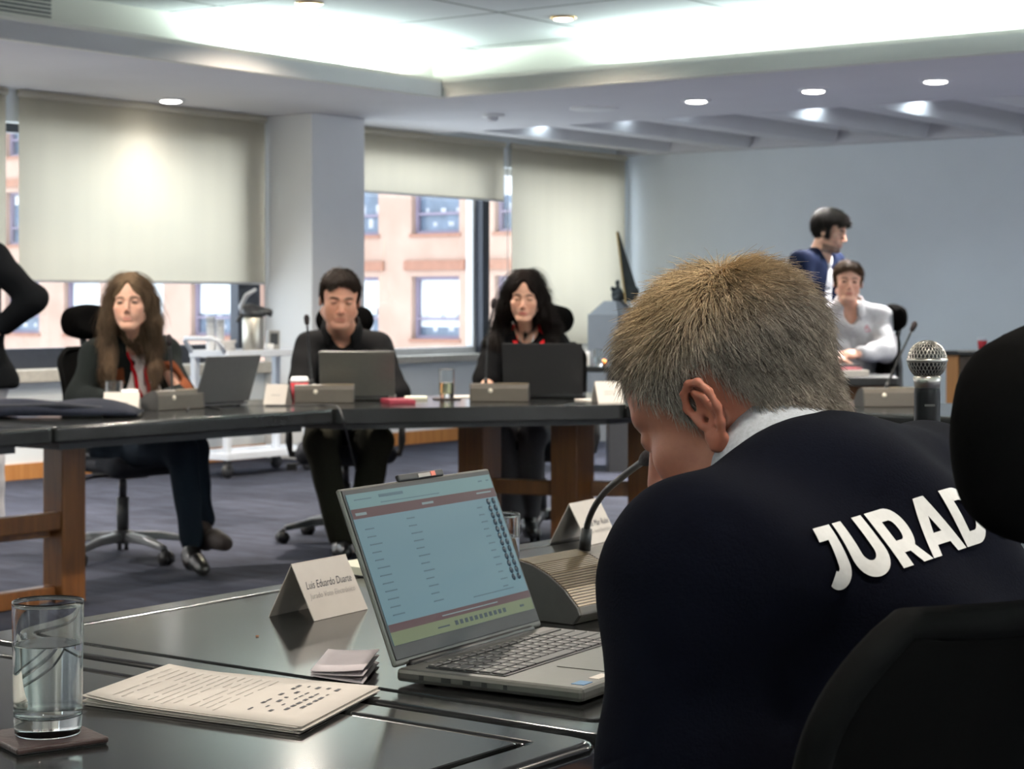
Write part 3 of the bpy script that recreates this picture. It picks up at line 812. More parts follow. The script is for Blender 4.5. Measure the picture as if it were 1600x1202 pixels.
# ------------------------------------------------------------------ ceiling fittings
M_lamp = mat('lamp_disc', (1, 1, 1), 0.4, emit=(1, 0.97, 0.92), estr=14.0)
M_lampw = mat('warm_lamp_disc', (1, 1, 1), 0.4, emit=(1, 0.9, 0.72), estr=6.0)
M_brass = mat('brass_ring', (0.75, 0.52, 0.24), 0.25, metal=1.0, noise_amt=.05)
def downlight(p, z, label, group, ring, disc, r=.085):
    t = thing('downlight', label, 'ceiling light', (p.x, p.y, z), 0, group)
    MB().lathe([(r * .8, -.014), (r * 1.18, -.010), (r * 1.25, 0), (r * .8, 0)], seg=24, caps=False).build('rim', ring, t)
    MB().lathe([(.001, -.024), (r * .5, -.023), (r * .84, -.017), (r * .86, -.004), (.001, -.004)], seg=24).build('lens', disc, t)
for p, l in zip([q[0] for q in SOFFIT_SPOTS], ('round white downlight in the lower ceiling above the widest blind', 'lit round downlight nearest the tray corner in the lower ceiling by the beams', 'middle of the three lit round downlights before the ceiling beams', 'round downlight furthest right of the three before the ceiling beams')):
    downlight(p, ZS, l, 'downlights in the lower ceiling', M_white, M_lamp)
for p, l in zip([q[0] for q in TRAY_SPOTS], ('brightest downlight in the tiled tray, cut by the top edge of the photo', 'brass rimmed downlight in the tiled tray nearest the tray corner', 'brass rimmed downlight in the tiled tray right of the flat round diffuser')):
    downlight(p, ZT, l, 'downlights in the tiled tray', M_brass, M_lampw, .07)
for p in TRAY_HIDDEN:
    downlight(p, ZT, 'brass rimmed downlight in the tiled tray above the near tables, out of the photo', 'downlights above the near tables', M_brass, M_lampw, .07)
for p in SOFFIT_HIDDEN:
    downlight(p, ZS, 'round white downlight in the lower ceiling, out of the photo', 'downlights in the lower ceiling out of view', M_white, M_lamp)
t = thing('round_diffuser', 'flat round white diffuser in the tiled tray above the widest blind', 'ceiling diffuser', onz(470, 40, ZT))
MB().lathe([(.001, -.03), (.14, -.03), (.17, -.012), (.17, 0), (.001, 0)], seg=32).build('plate', M_colm, t)
MB().lathe([(.145, -.012), (.20, -.010), (.205, 0), (.145, 0)], seg=32).build('rim', M_ceil, t)
t = thing('round_speaker', 'flat round white speaker grille in the lower ceiling before the beams', 'ceiling speaker', onz(928, 169, ZS))
MB().lathe([(.001, -.012), (.155, -.012), (.155, 0), (.001, 0)], seg=32).build('grille', M_ceil, t)
MB().lathe([(.155, -.016), (.18, -.008), (.18, 0), (.155, 0)], seg=32).build('rim', M_colm, t)
t = thing('smoke_detector', 'small white smoke detector on the lower ceiling above the short blind', 'smoke detector', onz(770, 179, ZS))
MB().lathe([(.001, -.022), (.085, -.018), (.09, 0), (.001, 0)], seg=24).build('base', M_colm, t)
MB().lathe([(.001, -.052), (.03, -.05), (.045, -.022), (.001, -.022)], seg=20).build('sensor', M_ceil, t)
vt = thing('air_vent', 'slotted brown air vent set in the cove at the upper left', 'vent', W(7.25, TRAY_V - .352, 2.93))
mb = MB(vt.matrix_world.inverted())
vl = Vector(vt.location)
mb = MB(); ubox(mb, 6.6, 7.6, TRAY_V - .352, TRAY_V - .345, 2.855, 2.975); mb.build('backing', M_frame, vt, base=vl)
for q in range(5):
    mb = MB(); ubox(mb, 6.6, 7.6, TRAY_V - .346, TRAY_V - .33, 2.862 + .024 * q, 2.872 + .024 * q); mb.build('slat', M_cove, vt, base=vl)

# ------------------------------------------------------------------ the U of conference tables
def rounded(poly, r=.025, n=4):
    out = []
    P = [Vector((p[0], p[1])) for p in poly]
    for i in range(len(P)):
        a, b, c = P[i - 1], P[i], P[(i + 1) % len(P)]
        p0 = b + (a - b).normalized() * r; p1 = b + (c - b).normalized() * r
        for q in range(n + 1):
            t = q / n; x = p0 * (1 - t) ** 2 + b * 2 * t * (1 - t) + p1 * t * t; out.append((x.x, x.y))
    return out
def table(label, uvs, posts, rails, pw=.13):
    poly = [tuple(W(a, b).xy) for a, b in uvs]
    ar = sum(poly[i - 1][0] * poly[i][1] - poly[i][0] * poly[i - 1][1] for i in range(len(poly)))
    if ar < 0: poly = poly[::-1]
    cx = sum(p[0] for p in poly) / len(poly); cy = sum(p[1] for p in poly) / len(poly)
    t = thing('conference_table', label, 'table', (cx, cy, 0), 0, 'tables joined into a U'); c = t.location
    poly = inset(poly, .002)
    out = rounded(poly, .03)
    MB().ring(out, rounded(inset(poly, .062), .01), .686, .75).build('edge_band', M_lacq, t, bevel=.014, seg=3, base=c, smooth=True)
    MB().prism(rounded(inset(poly, .0645), .01), .70, .7495).build('table_top', M_lacq, t, bevel=.003, seg=2, base=c)
    MB().prism(inset(poly, .10), .655, .699).build('underframe', M_black, t, base=c)
    for a, b in posts:
        mb = MB(); ubox(mb, a - pw / 2, a + pw / 2, b - pw / 2, b + pw / 2, 0, .655); mb.build('leg', M_leg, t, bevel=.006, base=c)
    for p, q, z in rails:
        mb = MB(); mb.bar(W(*p, z), W(*q, z), .05, .07); mb.build('stretcher', M_leg, t, bevel=.005, base=c)
table('black lacquered table unit at the left edge carrying a folded jacket', [(1.9, -5.57), (4.75, -5.57), (4.75, -6.5), (1.9, -6.5)], [(2.3, -6.1)], [])
table('black lacquered table unit before the long-haired woman in the dark cardigan', [(4.75, -5.57), (6.25, -5.55), (6.25, -6.62), (4.75, -6.5)], [(5.27, -6.13)],
      [((2.365, -6.1), (5.205, -6.1), .335), ((2.6, -6.45), (5.205, -6.16), .30), ((2.365, -6.13), (5.205, -6.13), .04)], .12)
table('angled black corner table unit before the man in the black shirt', [(6.25, -5.55), (7.28, -4.78), (8.25, -4.78), (8.25, -5.5), (6.25, -6.62)], [(7.60, -5.27), (7.47, -5.72), (7.80, -4.97)],
      [((7.60, -5.33), (7.50, -5.66), .325), ((7.66, -5.22), (7.78, -5.03), .325)], .15)
table('far cross table unit with one microphone, under the white shirted woman', [(7.28, -4.78), (7.28, -2.18), (8.25, -2.18), (8.25, -4.78)], [(7.8, -2.7)], [])
table('black table unit under the open laptop with the lit screen', [(1.692, -2.18), (1.692, -1.125), (4.2, -1.125), (4.2, -2.18)], [(2.2, -1.6), (3.8, -1.6)], [((2.265, -1.6), (3.735, -1.6), .335)])
table('nearest black table unit carrying the water glass and the printed papers', [(.35, -2.18), (.35, -1.125), (1.690, -1.125), (1.690, -2.18)], [(.75, -1.6), (1.3, -1.6)], [((.815, -1.6), (1.235, -1.6), .335)])
table('black table unit behind the grey-haired man, leading to the cross table', [(4.2, -2.18), (4.2, -1.125), (8.25, -1.125), (8.25, -2.18)], [(4.7, -1.6), (7.7, -1.6)], [((4.765, -1.6), (7.635, -1.6), .335)])

# ------------------------------------------------------------------ office chairs (front is local -y)
def make_chair(label):
    t = thing('office_chair', label, 'office chair', (0, 0, 0), 0, 'black office chairs with headrests')
    for i in range(5):
        a = 2 * PI * i / 5 + .93; d = Vector((math.cos(a), math.sin(a), 0)); e = d * .33
        mb = MB()
        n = Vector((-d.y, d.x, 0))
        sec = [(.045, .105, .030, .045), (.18, .10, .027, .036), (.32, .075, .020, .026)]
        P = []
        for r, z, w, h in sec: P += [d * r - n * w + Z * (z - h / 2), d * r + n * w + Z * (z - h / 2), d * r + n * w * .7 + Z * (z + h / 2), d * r - n * w * .7 + Z * (z + h / 2)]
        F = [(3, 2, 1, 0), (8, 9, 10, 11)] + [(q * 4 + k, q * 4 + (k + 1) % 4, q * 4 + 4 + (k + 1) % 4, q * 4 + 4 + k) for q in (0, 1) for k in range(4)]
        mb.add(P, F); lg = mb.build('base_leg', M_base_leg, t, bevel=.008)
        cm = MB()
        for q in (-1, 1): cm.cyl(e + n * q * .006 + Z * .031, e + n * q * .026 + Z * .031, .030, seg=18)
        cm.cyl(e + Z * .03, e + Z * .072, .010, seg=10); cm.box(e + Z * .055, (.03, .03, .018)); cm.build('caster', M_black, lg)
    MB().lathe([(.05, .075), (.058, .09), (.05, .13), (.03, .135)], seg=20).build('hub', M_dark, t)
    mb = MB(); mb.cyl((0, 0, .13), (0, 0, .29), .028); mb.cyl((0, 0, .29), (0, 0, .40), .018); mb.build('gas_lift', M_dark, t)
    mb = MB(); mb.box((0, .02, .405), (.16, .24, .05)); mb.build('tilt_mechanism', M_black, t, bevel=.012)
    mb = MB(); mb.tube([(-.06, -.02, .40), (-.20, -.03, .395), (-.27, -.03, .385)], .007, 8); mb.box((-.27, -.03, .375), (.05, .035, .035)); mb.build('lever', M_black, t, bevel=.004)
    s = Sdf(); s.bx((0, -.02, .455), (.245, .235, .035), rad=.034); s.rc((-.2, -.235, .445), (.2, -.235, .445), .035, .035, .05); s.el((0, .02, .52), (.17, .17, .03), k=.03, op='-')
    Vt, Q = s.mesh(.012); mesh_np('seat', Vt, Q, M_seat, t)
    def bp(a, b):
        z = .56 + .42 * b; hw = .218 * (1 - .10 * (1 - b)) * math.sqrt(max(.05, 1 - max(0, (b - .80) / .21) ** 2 * .55)); x = (a - .5) * 2
        return (x * hw, .225 + .05 * b * b - .045 * math.sin(b * PI) * .5 - .05 * x * x, z)
    MB().sheet(bp, 30, 34, .012).build('backrest', M_fab, t)
    edge = [bp(0, i / 40) for i in range(41)] + [bp(i / 16, 1) for i in range(1, 16)] + [bp(1, 1 - i / 40) for i in range(41)] + [bp(1 - i / 16, 0) for i in range(1, 17)]
    MB().tube(edge, .013, 8).build('back_frame', M_matte, t)
    mb = MB(); mb.tube([(0, .06, .40), (0, .26, .42), (0, .315, .56), (0, .315, .80), (0, .30, .98), (0, .325, 1.06), (0, .31, 1.13)], [.03, .03, .026, .022, .018, .015, .015], 10); mb.build('back_support', M_black, t)
    s = Sdf(); s.el((0, .275, 1.108), (.150, .050, .084), k=.02); s.bx((0, .275, 1.108), (.125, .022, .055), rad=.022, k=.04); s.el((0, .12, 1.13), (.15, .125, .14), k=.02, op='-')
    Vt, Q = s.mesh(.007); h = mesh_np('headrest', Vt, Q, M_fab, t)
    ring = []
    MB().tube([(.098 * math.cos(a) * 1.0, .296 + .0 * math.sin(a) + .013 * math.sin(a) ** 2 * -1 + .012, 1.125 + .055 * math.sin(a)) for a in [2 * PI * i / 28 for i in range(29)]], .004, 6).build('seam', M_black, h)
    for q in (-1, 1):
        a = MB(); a.tube([(q * .15, .03, .43), (q * .275, .03, .435), (q * .285, .02, .50), (q * .285, .02, .62)], [.016, .018, .02, .014], 10); ar = a.build('armrest', M_black, t)
        p = MB(); p.box((q * .285, -.02, .635), (.075, .25, .03)); p.build('arm_pad', M_black, ar, bevel=.014, seg=3)
    return t
M_base_leg = mat('chair_base_plastic', (0.065, 0.068, 0.075), 0.3, noise_amt=.05, scale=40)
def put(t, p, f): t.location = (p[0], p[1], 0); t.rotation_euler = (0, 0, math.atan2(f[0], -f[1])); return t
chair0 = make_chair('black office chair with headrest under the woman in the dark cardigan')
put(chair0, at(192, 800, 9.22), (.74, -.67))
for l, p, f in (('black office chair with round headrest behind the man in the black shirt', at(540, 800, 9.93), (.10, -1)),
                ('black office chair behind the black-haired woman, headrest showing at her shoulder', at(846, 800, 10.2), (-.10, -1)),
                ('black office chair turned sideways under the woman in the white shirt', at(1332, 700, 12.05), (-.96, -.28)),
                ('black office chair of the grey-haired man, huge and cut by the right edge', Vector((.215, 1.607, 0)), (-.71, .70))):
    c = copy_tree(chair0); c['label'] = l; put(c, p, f)
# ------------------------------------------------------------------ things on the tables
M_lapg = mat('grey_laptop_metal', (0.11, 0.11, 0.10), 0.38, metal=0.5, noise_amt=.05, scale=80)
M_laps = mat('dark_silver_laptop', (0.15, 0.15, 0.15), 0.35, metal=0.55, noise_amt=.04, scale=80)
M_key = mat('laptop_keys', (0.045, 0.045, 0.045), 0.5, noise_amt=.06, scale=80)
M_scroff = mat('dark_screen', (0.01, 0.01, 0.012), 0.15, noise_amt=.05)
def screen_mat(n, c, s=1.0): return mat('screen_' + n, (0, 0, 0), 0.35, emit=c, estr=s * .4, spec=.3)
def laptop(label, origin, rz, w, dep, lid, tilt, body, shown=None, keys=False):
    t = thing('laptop', label, 'laptop', origin, rz)
    th = .016
    mb = MB(); mb.box((w / 2, -dep / 2, th / 2 + .003), (w, dep, th)); b = mb.build('base', body, t, bevel=.005, seg=2)
    mb = MB()
    for x in (.03, w - .03):
        for y in (-.03, -dep + .03): mb.cyl((x, y, 0), (x, y, .004), .008, seg=10)
    mb.build('rubber_feet', M_black, b)
    kz = th + .0035
    mb = MB(); mb.box((w / 2, -.085, kz), (w - .035, .108, .0012)); mb.build('keyboard_deck', M_black, t)
    if keys:
        cols_, rows_ = 16, 6; kw = (w - .04) / cols_
        for r in range(rows_):
            y = -.036 - r * .0182; x = .02
            if r == 5: ws = [1, 1, 1, 1, 5.2, 1, 1, 1, .95, .95, .95, .95]
            else: ws = [1.0 + .25 * ((r) % 3) * (r > 0)] + [1] * 12 + [0]; ws[-1] = cols_ - sum(ws)
            ws = [q * cols_ / sum(ws) for q in ws]
            ks = MB()
            for q in ws:
                ks.box((x + q * kw / 2, y, kz + .0015), (q * kw - .0026, .0152 if r else .010, .002)); x += q * kw
            ks.build('keys', M_key, t, bevel=.0006, seg=1)
            lg = MB(); x = .02
            for q in ws:
                lg.box((x + kw * .35, y + .002, kz + .0026), (.0035, .0035, .0003)); x += q * kw
            lg.build('key_legends', M_inklt, t)
    else:
        ks = MB()
        for r in range(5):
            for q in range(14): ks.box((.03 + q * (w - .06) / 13, -.04 - r * .02, kz + .0015), (.018, .016, .002))
        ks.build('keys', M_key, t)
    mb = MB(); mb.box((w * .46, -dep + .053, kz), (.115, .075, .0008)); mb.build('touchpad', body, t, bevel=.002)
    if keys:
        mb = MB(); mb.box((w / 2, -.010, kz - .0005), (w * .72, .006, .002)); mb.build('vent_strip', M_laps, t)
        p = MB()
        for x, s_ in ((-.036, .006), (-.070, .013), (-.098, .010), (-.122, .007), (-.150, .005)): p.box((-.0002, x, .011), (.001, s_, .0055))
        p.build('port', M_black, t)
        st = MB(); st.box((.075, -dep + .018, kz - .0002), (.032, .013, .0006)); st.build('white_sticker', M_paper, t)
        st = MB(); st.box((.030, -dep + .017, kz - .0002), (.022, .016, .0006)); st.build('blue_sticker', mat('blue_sticker', (.05, .16, .32), .5, noise_amt=.1), t)
    # lid: local frame at the hinge, x along, b up the lid
    R = Matrix.Rotation(-tilt, 4, 'X') ; M = Matrix.Translation((0, 0, th + .004)) @ R
    mb = MB(M); mb.box((w / 2, .003, lid / 2), (w, .006, lid)); ld = mb.build('lid', body, t, bevel=.004, seg=2)
    mb = MB(M); mb.box((w / 2, -.0006, lid / 2 + .002), (w - .008, .0014, lid - .01)); mb.build('bezel', M_black, ld, bevel=.002)
    mb = MB(M); mb.cyl((.03, .0, -.002), (w - .03, 0, -.002), .006, seg=12); mb.build('hinge', M_black, t)
    sx0, sx1, sz0, sz1 = .008, w - .008, .024, lid - .009
    mb = MB(M); mb.box(((sx0 + sx1) / 2, -.0016, (sz0 + sz1) / 2), (sx1 - sx0, .0008, sz1 - sz0)); sc = mb.build('screen', shown or M_scroff, ld)
    return t, ld, M, (sx0, sx1, sz0, sz1)
E1 = Vector((.506, .863, 0)); E2 = Vector((.863, -.506, 0))
LW = .35
M_page = screen_mat('page', (0.20, 0.37, 0.44), .8)
t, ld, M, (sx0, sx1, sz0, sz1) = laptop('open grey laptop with a lit blue screen of listed rows, nearest the camera', Vector((-.137, 2.32, .75)), math.atan2(.863, .506), LW, .25, .222, math.radians(22), M_lapg, M_page, True)
def scr(name, rects, m, lift):
    mb = MB(M)
    for a, b, c, d in rects:     # fractions of the screen: x0 x1 from the left, z0 z1 from the bottom
        x0 = sx0 + (sx1 - sx0) * a; x1 = sx0 + (sx1 - sx0) * b; z0 = sz0 + (sz1 - sz0) * c; z1 = sz0 + (sz1 - sz0) * d
        mb.box(((x0 + x1) / 2, -.0021 - lift, (z0 + z1) / 2), (x1 - x0, .0002, z1 - z0))
    return mb.build(name, m, ld)
M_mar = screen_mat('maroon', (0.13, 0.045, 0.055), .8); M_lime = screen_mat('lime', (0.24, 0.29, 0.14), .8); M_txt = screen_mat('text', (0.10, 0.20, 0.25), .8); M_dot = screen_mat('dots', (0.03, 0.06, 0.09), .8)
M_pale = screen_mat('pale', (0.30, 0.42, 0.44), .8)
scr('browser_bar', [(0, 1, .90, 1)], screen_mat('bar', (0.22, 0.40, 0.42), .8), 0)
scr('page_header', [(0, 1, .835, .90)], M_mar, 0)
scr('page_footer', [(0, 1, .085, .135)], M_mar, 0)
scr('taskbar', [(0, 1, 0, .085)], M_lime, 0)
rows = []
rng0 = random.Random(4)
for i in range(12):
    z = .80 - .052 * i
    rows += [(.05, .05 + .05 + .03 * rng0.random(), z - .045, z - .036), (.33, .33 + .05 + .03 * rng0.random(), z - .02, z - .011), (.83, .83 + .03 + .02 * rng0.random(), z - .03, z - .021)]
rows += [(.60, .90, .175, .183), (.04, .15, .955, .962), (.20, .36, .955, .975), (.20, .60, .918, .924), (.90, .93, .955, .965), (.96, .98, .955, .965)]
scr('page_text', rows, M_txt, .0002)
scr('header_text', [(.46, .54, .86, .875), (.02, .09, .855, .873), (.86, .97, .872, .882), (.35, .75, .105, .112)], M_pale, .0002)
dm = MB(M)
for i in range(12):
    z = .805 - .0505 * i
    for fx in (.925, .965):
        c = Vector((sx0 + (sx1 - sx0) * fx, -.0024, sz0 + (sz1 - sz0) * z)); dm.lathe([(.0001, 0), (.0046, 0), (.0046, .0002), (.0001, .0002)], c, 14, Vector((0, -1, 0)))
dm.build('status_dots', M_dot, ld)
scr('taskbar_icons', [(.42 + .035 * i, .42 + .035 * i + .02, .028, .058) for i in range(11)] + [(.30, .38, .034, .044), (.9, .93, .035, .05)], M_dot, .0002)
mb = MB(M); mb.box((LW * .52, .0005, .222 + .003), (.105, .006, .009)); wc = mb.build('webcam_bump', M_black, ld, bevel=.002)
mb = MB(M); mb.box((LW * .52 + .026, -.0030, .222 + .003), (.010, .0012, .006)); mb.build('camera_shutter', mat('red_shutter', (.75, .2, .14), .5, noise_amt=.05), wc)
mb = MB(M); mb.box((LW * .52 + .005, -.0030, .222 + .0025), (.028, .0012, .005)); mb.build('camera_lens', M_inklt, wc)

laptop('silver-grey laptop seen from behind before the woman in the dark cardigan', onz(388, 633, .75), math.atan2(-.804, -.595), .33, .22, .215, math.radians(20), M_laps)
laptop('grey laptop seen from behind before the man in the black shirt', at(617, 0, 9.06).xy.to_3d() + Z * .75, PI + .03, .345, .22, .215, math.radians(14), M_lapg)
laptop('black laptop seen from behind before the woman with the red lanyard', at(911, 0, 9.22).xy.to_3d() + Z * .75, PI - .10, .375, .235, .245, math.radians(12), M_black)

# conference microphones
M_unit = mat('taupe_unit_plastic', (0.07, 0.059, 0.046), 0.42, noise_amt=.06, scale=60)
M_unitd = mat('dark_unit_side', (0.035, 0.034, 0.032), 0.5, noise_amt=.06, scale=60)
M_grill = mat('unit_grille', (0.15, 0.118, 0.072), 0.38, metal=.4, noise_amt=.06, scale=60)
PROF = [(-.066, .014), (-.062, .024), (-.040, .047), (-.012, .066), (.016, .078), (.040, .083), (.054, .080), (.062, .060), (.066, 0), (-.055, 0)]
def mic_unit(label, loc, rz, stem, split=.145, width=.27, headr=.007, near=False):
    t = thing('conference_microphone', label, 'microphone', loc, rz, 'gooseneck conference microphones')
    mb = MB(); mb.extrude([(-width / 2 + .004, y, z) for y, z in PROF], (width - .008, 0, 0)); mb.build('housing', M_unit, t, bevel=.003)
    for q in (-1, 1):
        mb = MB(); mb.extrude([(q * width / 2, y, z) for y, z in PROF], (-q * .004, 0, 0)); mb.build('end_cap', M_unitd, t, bevel=.001)
    mb = MB(); x0 = -width / 2 + .004; x1 = x0 + split - .004
    pr = PROF[1:7]
    L = [Vector((0, y, z)) for y, z in pr]
    n = 34 if near else 16
    for i in range(n):
        f = (i + .5) / n * (len(L) - 1); k = int(f); p = L[k].lerp(L[k + 1], f - k); d = (L[k + 1] - L[k]).normalized(); nn = Vector((0, -d.z, d.y))
        p = p + nn * .0006
        mb.bar(p + Vector((x0, 0, 0)), p + Vector((x1, 0, 0)), .0022 if near else .004, .0016, nn)
    mb.build('speaker_grille', M_grill, t)
    mb = MB()
    for a, b in zip(pr[:-1], pr[1:]): mb.bar((x1 + .002, a[0], a[1] + .0004), (x1 + .002, b[0], b[1] + .0004), .002, .002)
    mb.build('panel_gap', M_black, t)
    mb = MB(); mb.box((x1 + .055, -.028, .0565), (.035, .012, .004), Matrix.Rotation(.75, 3, 'X')); mb.build('talk_button', M_black, t, bevel=.001)
    mb = MB(); mb.lathe([(.001, 0), (.010, 0), (.010, .0015), (.001, .0015)], (x1 + .03, .062, .05), 14, Vector((0, 1, .15))); mb.build('round_badge', mat('pale_badge', (.62, .58, .48), .4, noise_amt=.05), t)
    ml = Matrix.Translation(loc) @ Matrix.Rotation(rz, 4, 'Z'); inv = ml.inverted()
    pts = [inv @ Vector(p) for p in stem]
    # smooth the stem
    sm = []
    for i in range(len(pts) - 1):
        p0 = pts[max(i - 1, 0)]; p1 = pts[i]; p2 = pts[i + 1]; p3 = pts[min(i + 2, len(pts) - 1)]
        for q in range(6):
            u_ = q / 6; sm.append(.5 * ((2 * p1) + (p2 - p0) * u_ + (2 * p0 - 5 * p1 + 4 * p2 - p3) * u_ ** 2 + (3 * p1 - p0 - 3 * p2 + p3) * u_ ** 3))
    sm.append(pts[-1])
    MB().tube(sm, .0048, 10).build('gooseneck', M_black, t)
    MB().cyl(sm[0] - (sm[1] - sm[0]).normalized() * .01, sm[0] + (sm[1] - sm[0]).normalized() * .025, .0095, .008, 14).build('stem_socket', M_black, t)
    d = (sm[-1] - sm[-2]).normalized()
    mb = MB(); mb.lathe([(.005, 0), (headr, .004), (headr * 1.25, .02), (headr * 1.3, .035), (headr * .8, .046), (.001, .049)], sm[-1], 14, d); mb.build('microphone_head', mat('dark_foam', (.02, .014, .015), .9, noise_amt=.2, scale=300, bump=.3, bscale=400), t)
    return t
MU = W(0, 0) + Vector((.092, 2.74, .75)) + U * .135 - V * .064
mic_unit('nearest taupe microphone unit with ribbed speaker and bent stem, behind the lit laptop', MU, RZ, [at(914, 852, 2.93), at(920, 812, 2.92), at(941, 774, 2.86), at(974, 744, 2.74), at(1006, 720, 2.6)], near=True, headr=.008)
def far_unit(label, px, py, f, stem, hr=.010):
    p = onz(px, py, .75); base = p + Vector((f[0], f[1], 0)) * .066
    mic_unit(label, base, math.atan2(f[0], -f[1]), stem(base), headr=hr)
far_unit('taupe microphone unit before the long-haired woman in the dark cardigan', 284, 640, (-.80, .60), lambda b: [at(269, 617, b.y), at(268, 580, b.y), at(265, 540, b.y - .02)])
far_unit('taupe microphone unit before the man in the black shirt', 507, 630, (-.1, .99), lambda b: [b + Vector((-.055, .0, .08)), at(484, 560, b.y), at(480, 508, b.y - .02)])
far_unit('taupe microphone unit before the woman with the red lanyard', 780, 628, (.05, .99), lambda b: [b + Vector((-.065, .0, .08)), at(761, 540, b.y), at(770, 482, b.y - .02)])
far_unit('taupe microphone unit on the far cross table, stem leaning right', 1396, 636, (-.15, .98), lambda b: [b + Vector((-.01, .0, .08)), at(1400, 570, b.y), at(1424, 518, b.y)])

# name cards
def card(label, p, ang, w, dep, h, lines):
    """p: front left bottom corner, ang: direction of the front edge"""
    t = thing('name_card', label, 'name card', p, ang, 'folded name cards')
    mb = MB(); th = .0012
    F0 = [(0, 0, 0), (w, 0, 0), (w, dep / 2, h), (0, dep / 2, h)]
    nrm = Vector((0, -h, dep / 2)).normalized() * th
    mb.add([Vector(q) for q in F0] + [Vector(q) - nrm for q in F0], [(0, 1, 2, 3), (7, 6, 5, 4), (0, 4, 5, 1), (1, 5, 6, 2), (2, 6, 7, 3), (3, 7, 4, 0)]); mb.build('front_flap', M_paper, t)
    B0 = [(0, dep, 0), (w, dep, 0), (w, dep / 2, h), (0, dep / 2, h)]; n2 = Vector((0, h, dep / 2)).normalized() * th
    mb = MB(); mb.add([Vector(q) for q in B0] + [Vector(q) - n2 for q in B0], [(3, 2, 1, 0), (4, 5, 6, 7), (1, 5, 4, 0), (2, 6, 5, 1), (3, 7, 6, 2), (0, 4, 7, 3)]); mb.build('back_flap', M_paper, t)
    sl = math.atan2(h, dep / 2)
    R = Matrix.Translation((0, 0, 0)) @ Matrix.Rotation(sl, 4, 'X')
    L = math.hypot(h, dep / 2)
    for body, size, fx, fy, ink, shear in lines:
        if body is None:
            mb = MB(R); mb.box((w * fx, L * fy, .0004), (w * size, L * .05, .0003)); mb.build('printing', ink, t)
        else:
            vs, fs = text_geo(body, size, shear, 0.0, 'CENTER'); xs = [v[0] for v in vs]; wid = max(xs) - min(xs); sc = min(1, w * .84 / wid)
            mb = MB(R @ Matrix.Translation((w * fx, L * fy, .0005)) @ Matrix.Scale(sc, 4, (1, 0, 0))); mb.add(vs, fs); mb.build('printing', ink, t)
    return t
c1 = Vector((-.279, 2.779, .75))
card('large white tent name card on the near table, left of the lit laptop', c1, math.atan2(.854, .52), .130, .082, .078, [('Luis Eduardo Duarte', .0165, .5, .53, M_ink, .35), ('Jurado Voto Electrónico', .0115, .5, .36, M_inklt, .3)])
card('white tent name card behind the nearest microphone, half hidden by its stem', Vector((.142, 3.642, .75)), math.atan2(.88, .48), .125, .082, .076, [('ma de Mar Rubé', .017, .54, .40, M_ink, .3), ('Jurado Voto Electrónico', .0105, .54, .24, M_inklt, .3)])
card('white name card on the far table in front of the glass of pale drink', at(160, 648, 7.92).xy.to_3d() + Z * .75, .03, .143, .08, .088, [(None, .40, .5, .52, M_inklt, 0), (None, .44, .5, .40, M_inklt, 0)])
card('white name card on the far table left of the red cup', at(411, 632, 8.72).xy.to_3d() + Z * .75, -.30, .105, .08, .088, [(None, .40, .5, .45, M_inklt, 0)])
card('white name card on the far table beside the face of the grey-haired man', at(935, 630, 8.82).xy.to_3d() + Z * .75, .35, .125, .09, .095, [(None, .40, .5, .52, M_inklt, 0), (None, .44, .5, .40, M_inklt, 0)])

# drinking glasses
def glass(label, loc, r, h, fill, liquid, group='drinking glasses', bits=None):
    t = thing('drinking_glass', label, 'glass', loc, 0, group)
    b = .018 * h / .13
    def lp(p, q, f): return (p[0] + (q[0] - p[0]) * f, p[1] + (q[1] - p[1]) * f)
    o0, o1 = (r * .95, b), (r, h - .002); i1, i0 = (r - .0022, h - .002), (r * .95 - .0024, b + .006)
    prof = [(.001, 0), (r * .88, 0), (r * .90, .0004), (r * .92, .002), (r * .925, .004), lp((r * .925, .004), o0, .9), o0, lp(o0, o1, .04), lp(o0, o1, .97), o1, (r - .0004, h - .0004), (r - .0011, h), (r - .0018, h - .0004), i1, lp(i1, i0, .03), lp(i1, i0, .95), i0, (r * .86, b + .001), (r * .80, b), (r * .7, b), (.001, b)]
    MB().lathe(prof, seg=48).build('vessel', M_glass, t)
    z1 = b + (h - b) * fill
    def ri(z): return i0[0] + (i1[0] - i0[0]) * max(0, (z - i0[1])) / (i1[1] - i0[1]) + .0004
    if fill: MB().lathe([(.001, b - .0003), (r * .80, b - .0003), (r * .86, b + .0007), (ri(b + .006), b + .006), (ri(b + .009), b + .009), (ri(z1 - .001), z1 - .001), (ri(z1), z1 - .0002), (ri(z1) - .0008, z1), (ri(z1) - .002, z1), (.001, z1)], seg=48).build('drink', liquid, t)
    return t
def coaster(label, loc, rz, s=.1):
    t = thing('coaster', label, 'coaster', loc, rz, 'dark square coasters')
    MB().box((0, 0, .004), (s, s, .006)).build('pad', mat('coaster_leather', (.035, .018, .016), .45, noise_amt=.2, scale=60, bump=.1, bscale=200), t, bevel=.002)
    MB().box((0, 0, .0008), (s * .96, s * .96, .0016)).build('felt_base', M_black, t)
gp = onz(75, 1146, .757); gp.z = .757
glass('tall glass of water on the dark coaster at the lower left corner', gp, .0365, .137, .63, M_water)
coaster('dark square coaster under the nearest glass of water', (gp.x - .002, gp.y - .005, .75), .62, .098)
glass('glass of water half hidden behind the lit laptop screen', Vector((-.024, 2.97, .75)), .0365, .132, .7, M_water)
M_lem = mat('pale_drink', (0.90, 0.88, 0.55), 0.0, trans=1.0, ior=1.33)
glass('glass of pale drink behind the name card of the long-haired woman', onz(179, 642, .75), .037, .125, .45, M_lem)
g3 = onz(698, 622, .757); g3.z = .757
glass('tall clear glass with lemon water between the grey and the black laptop', g3, .036, .135, .45, M_lem)
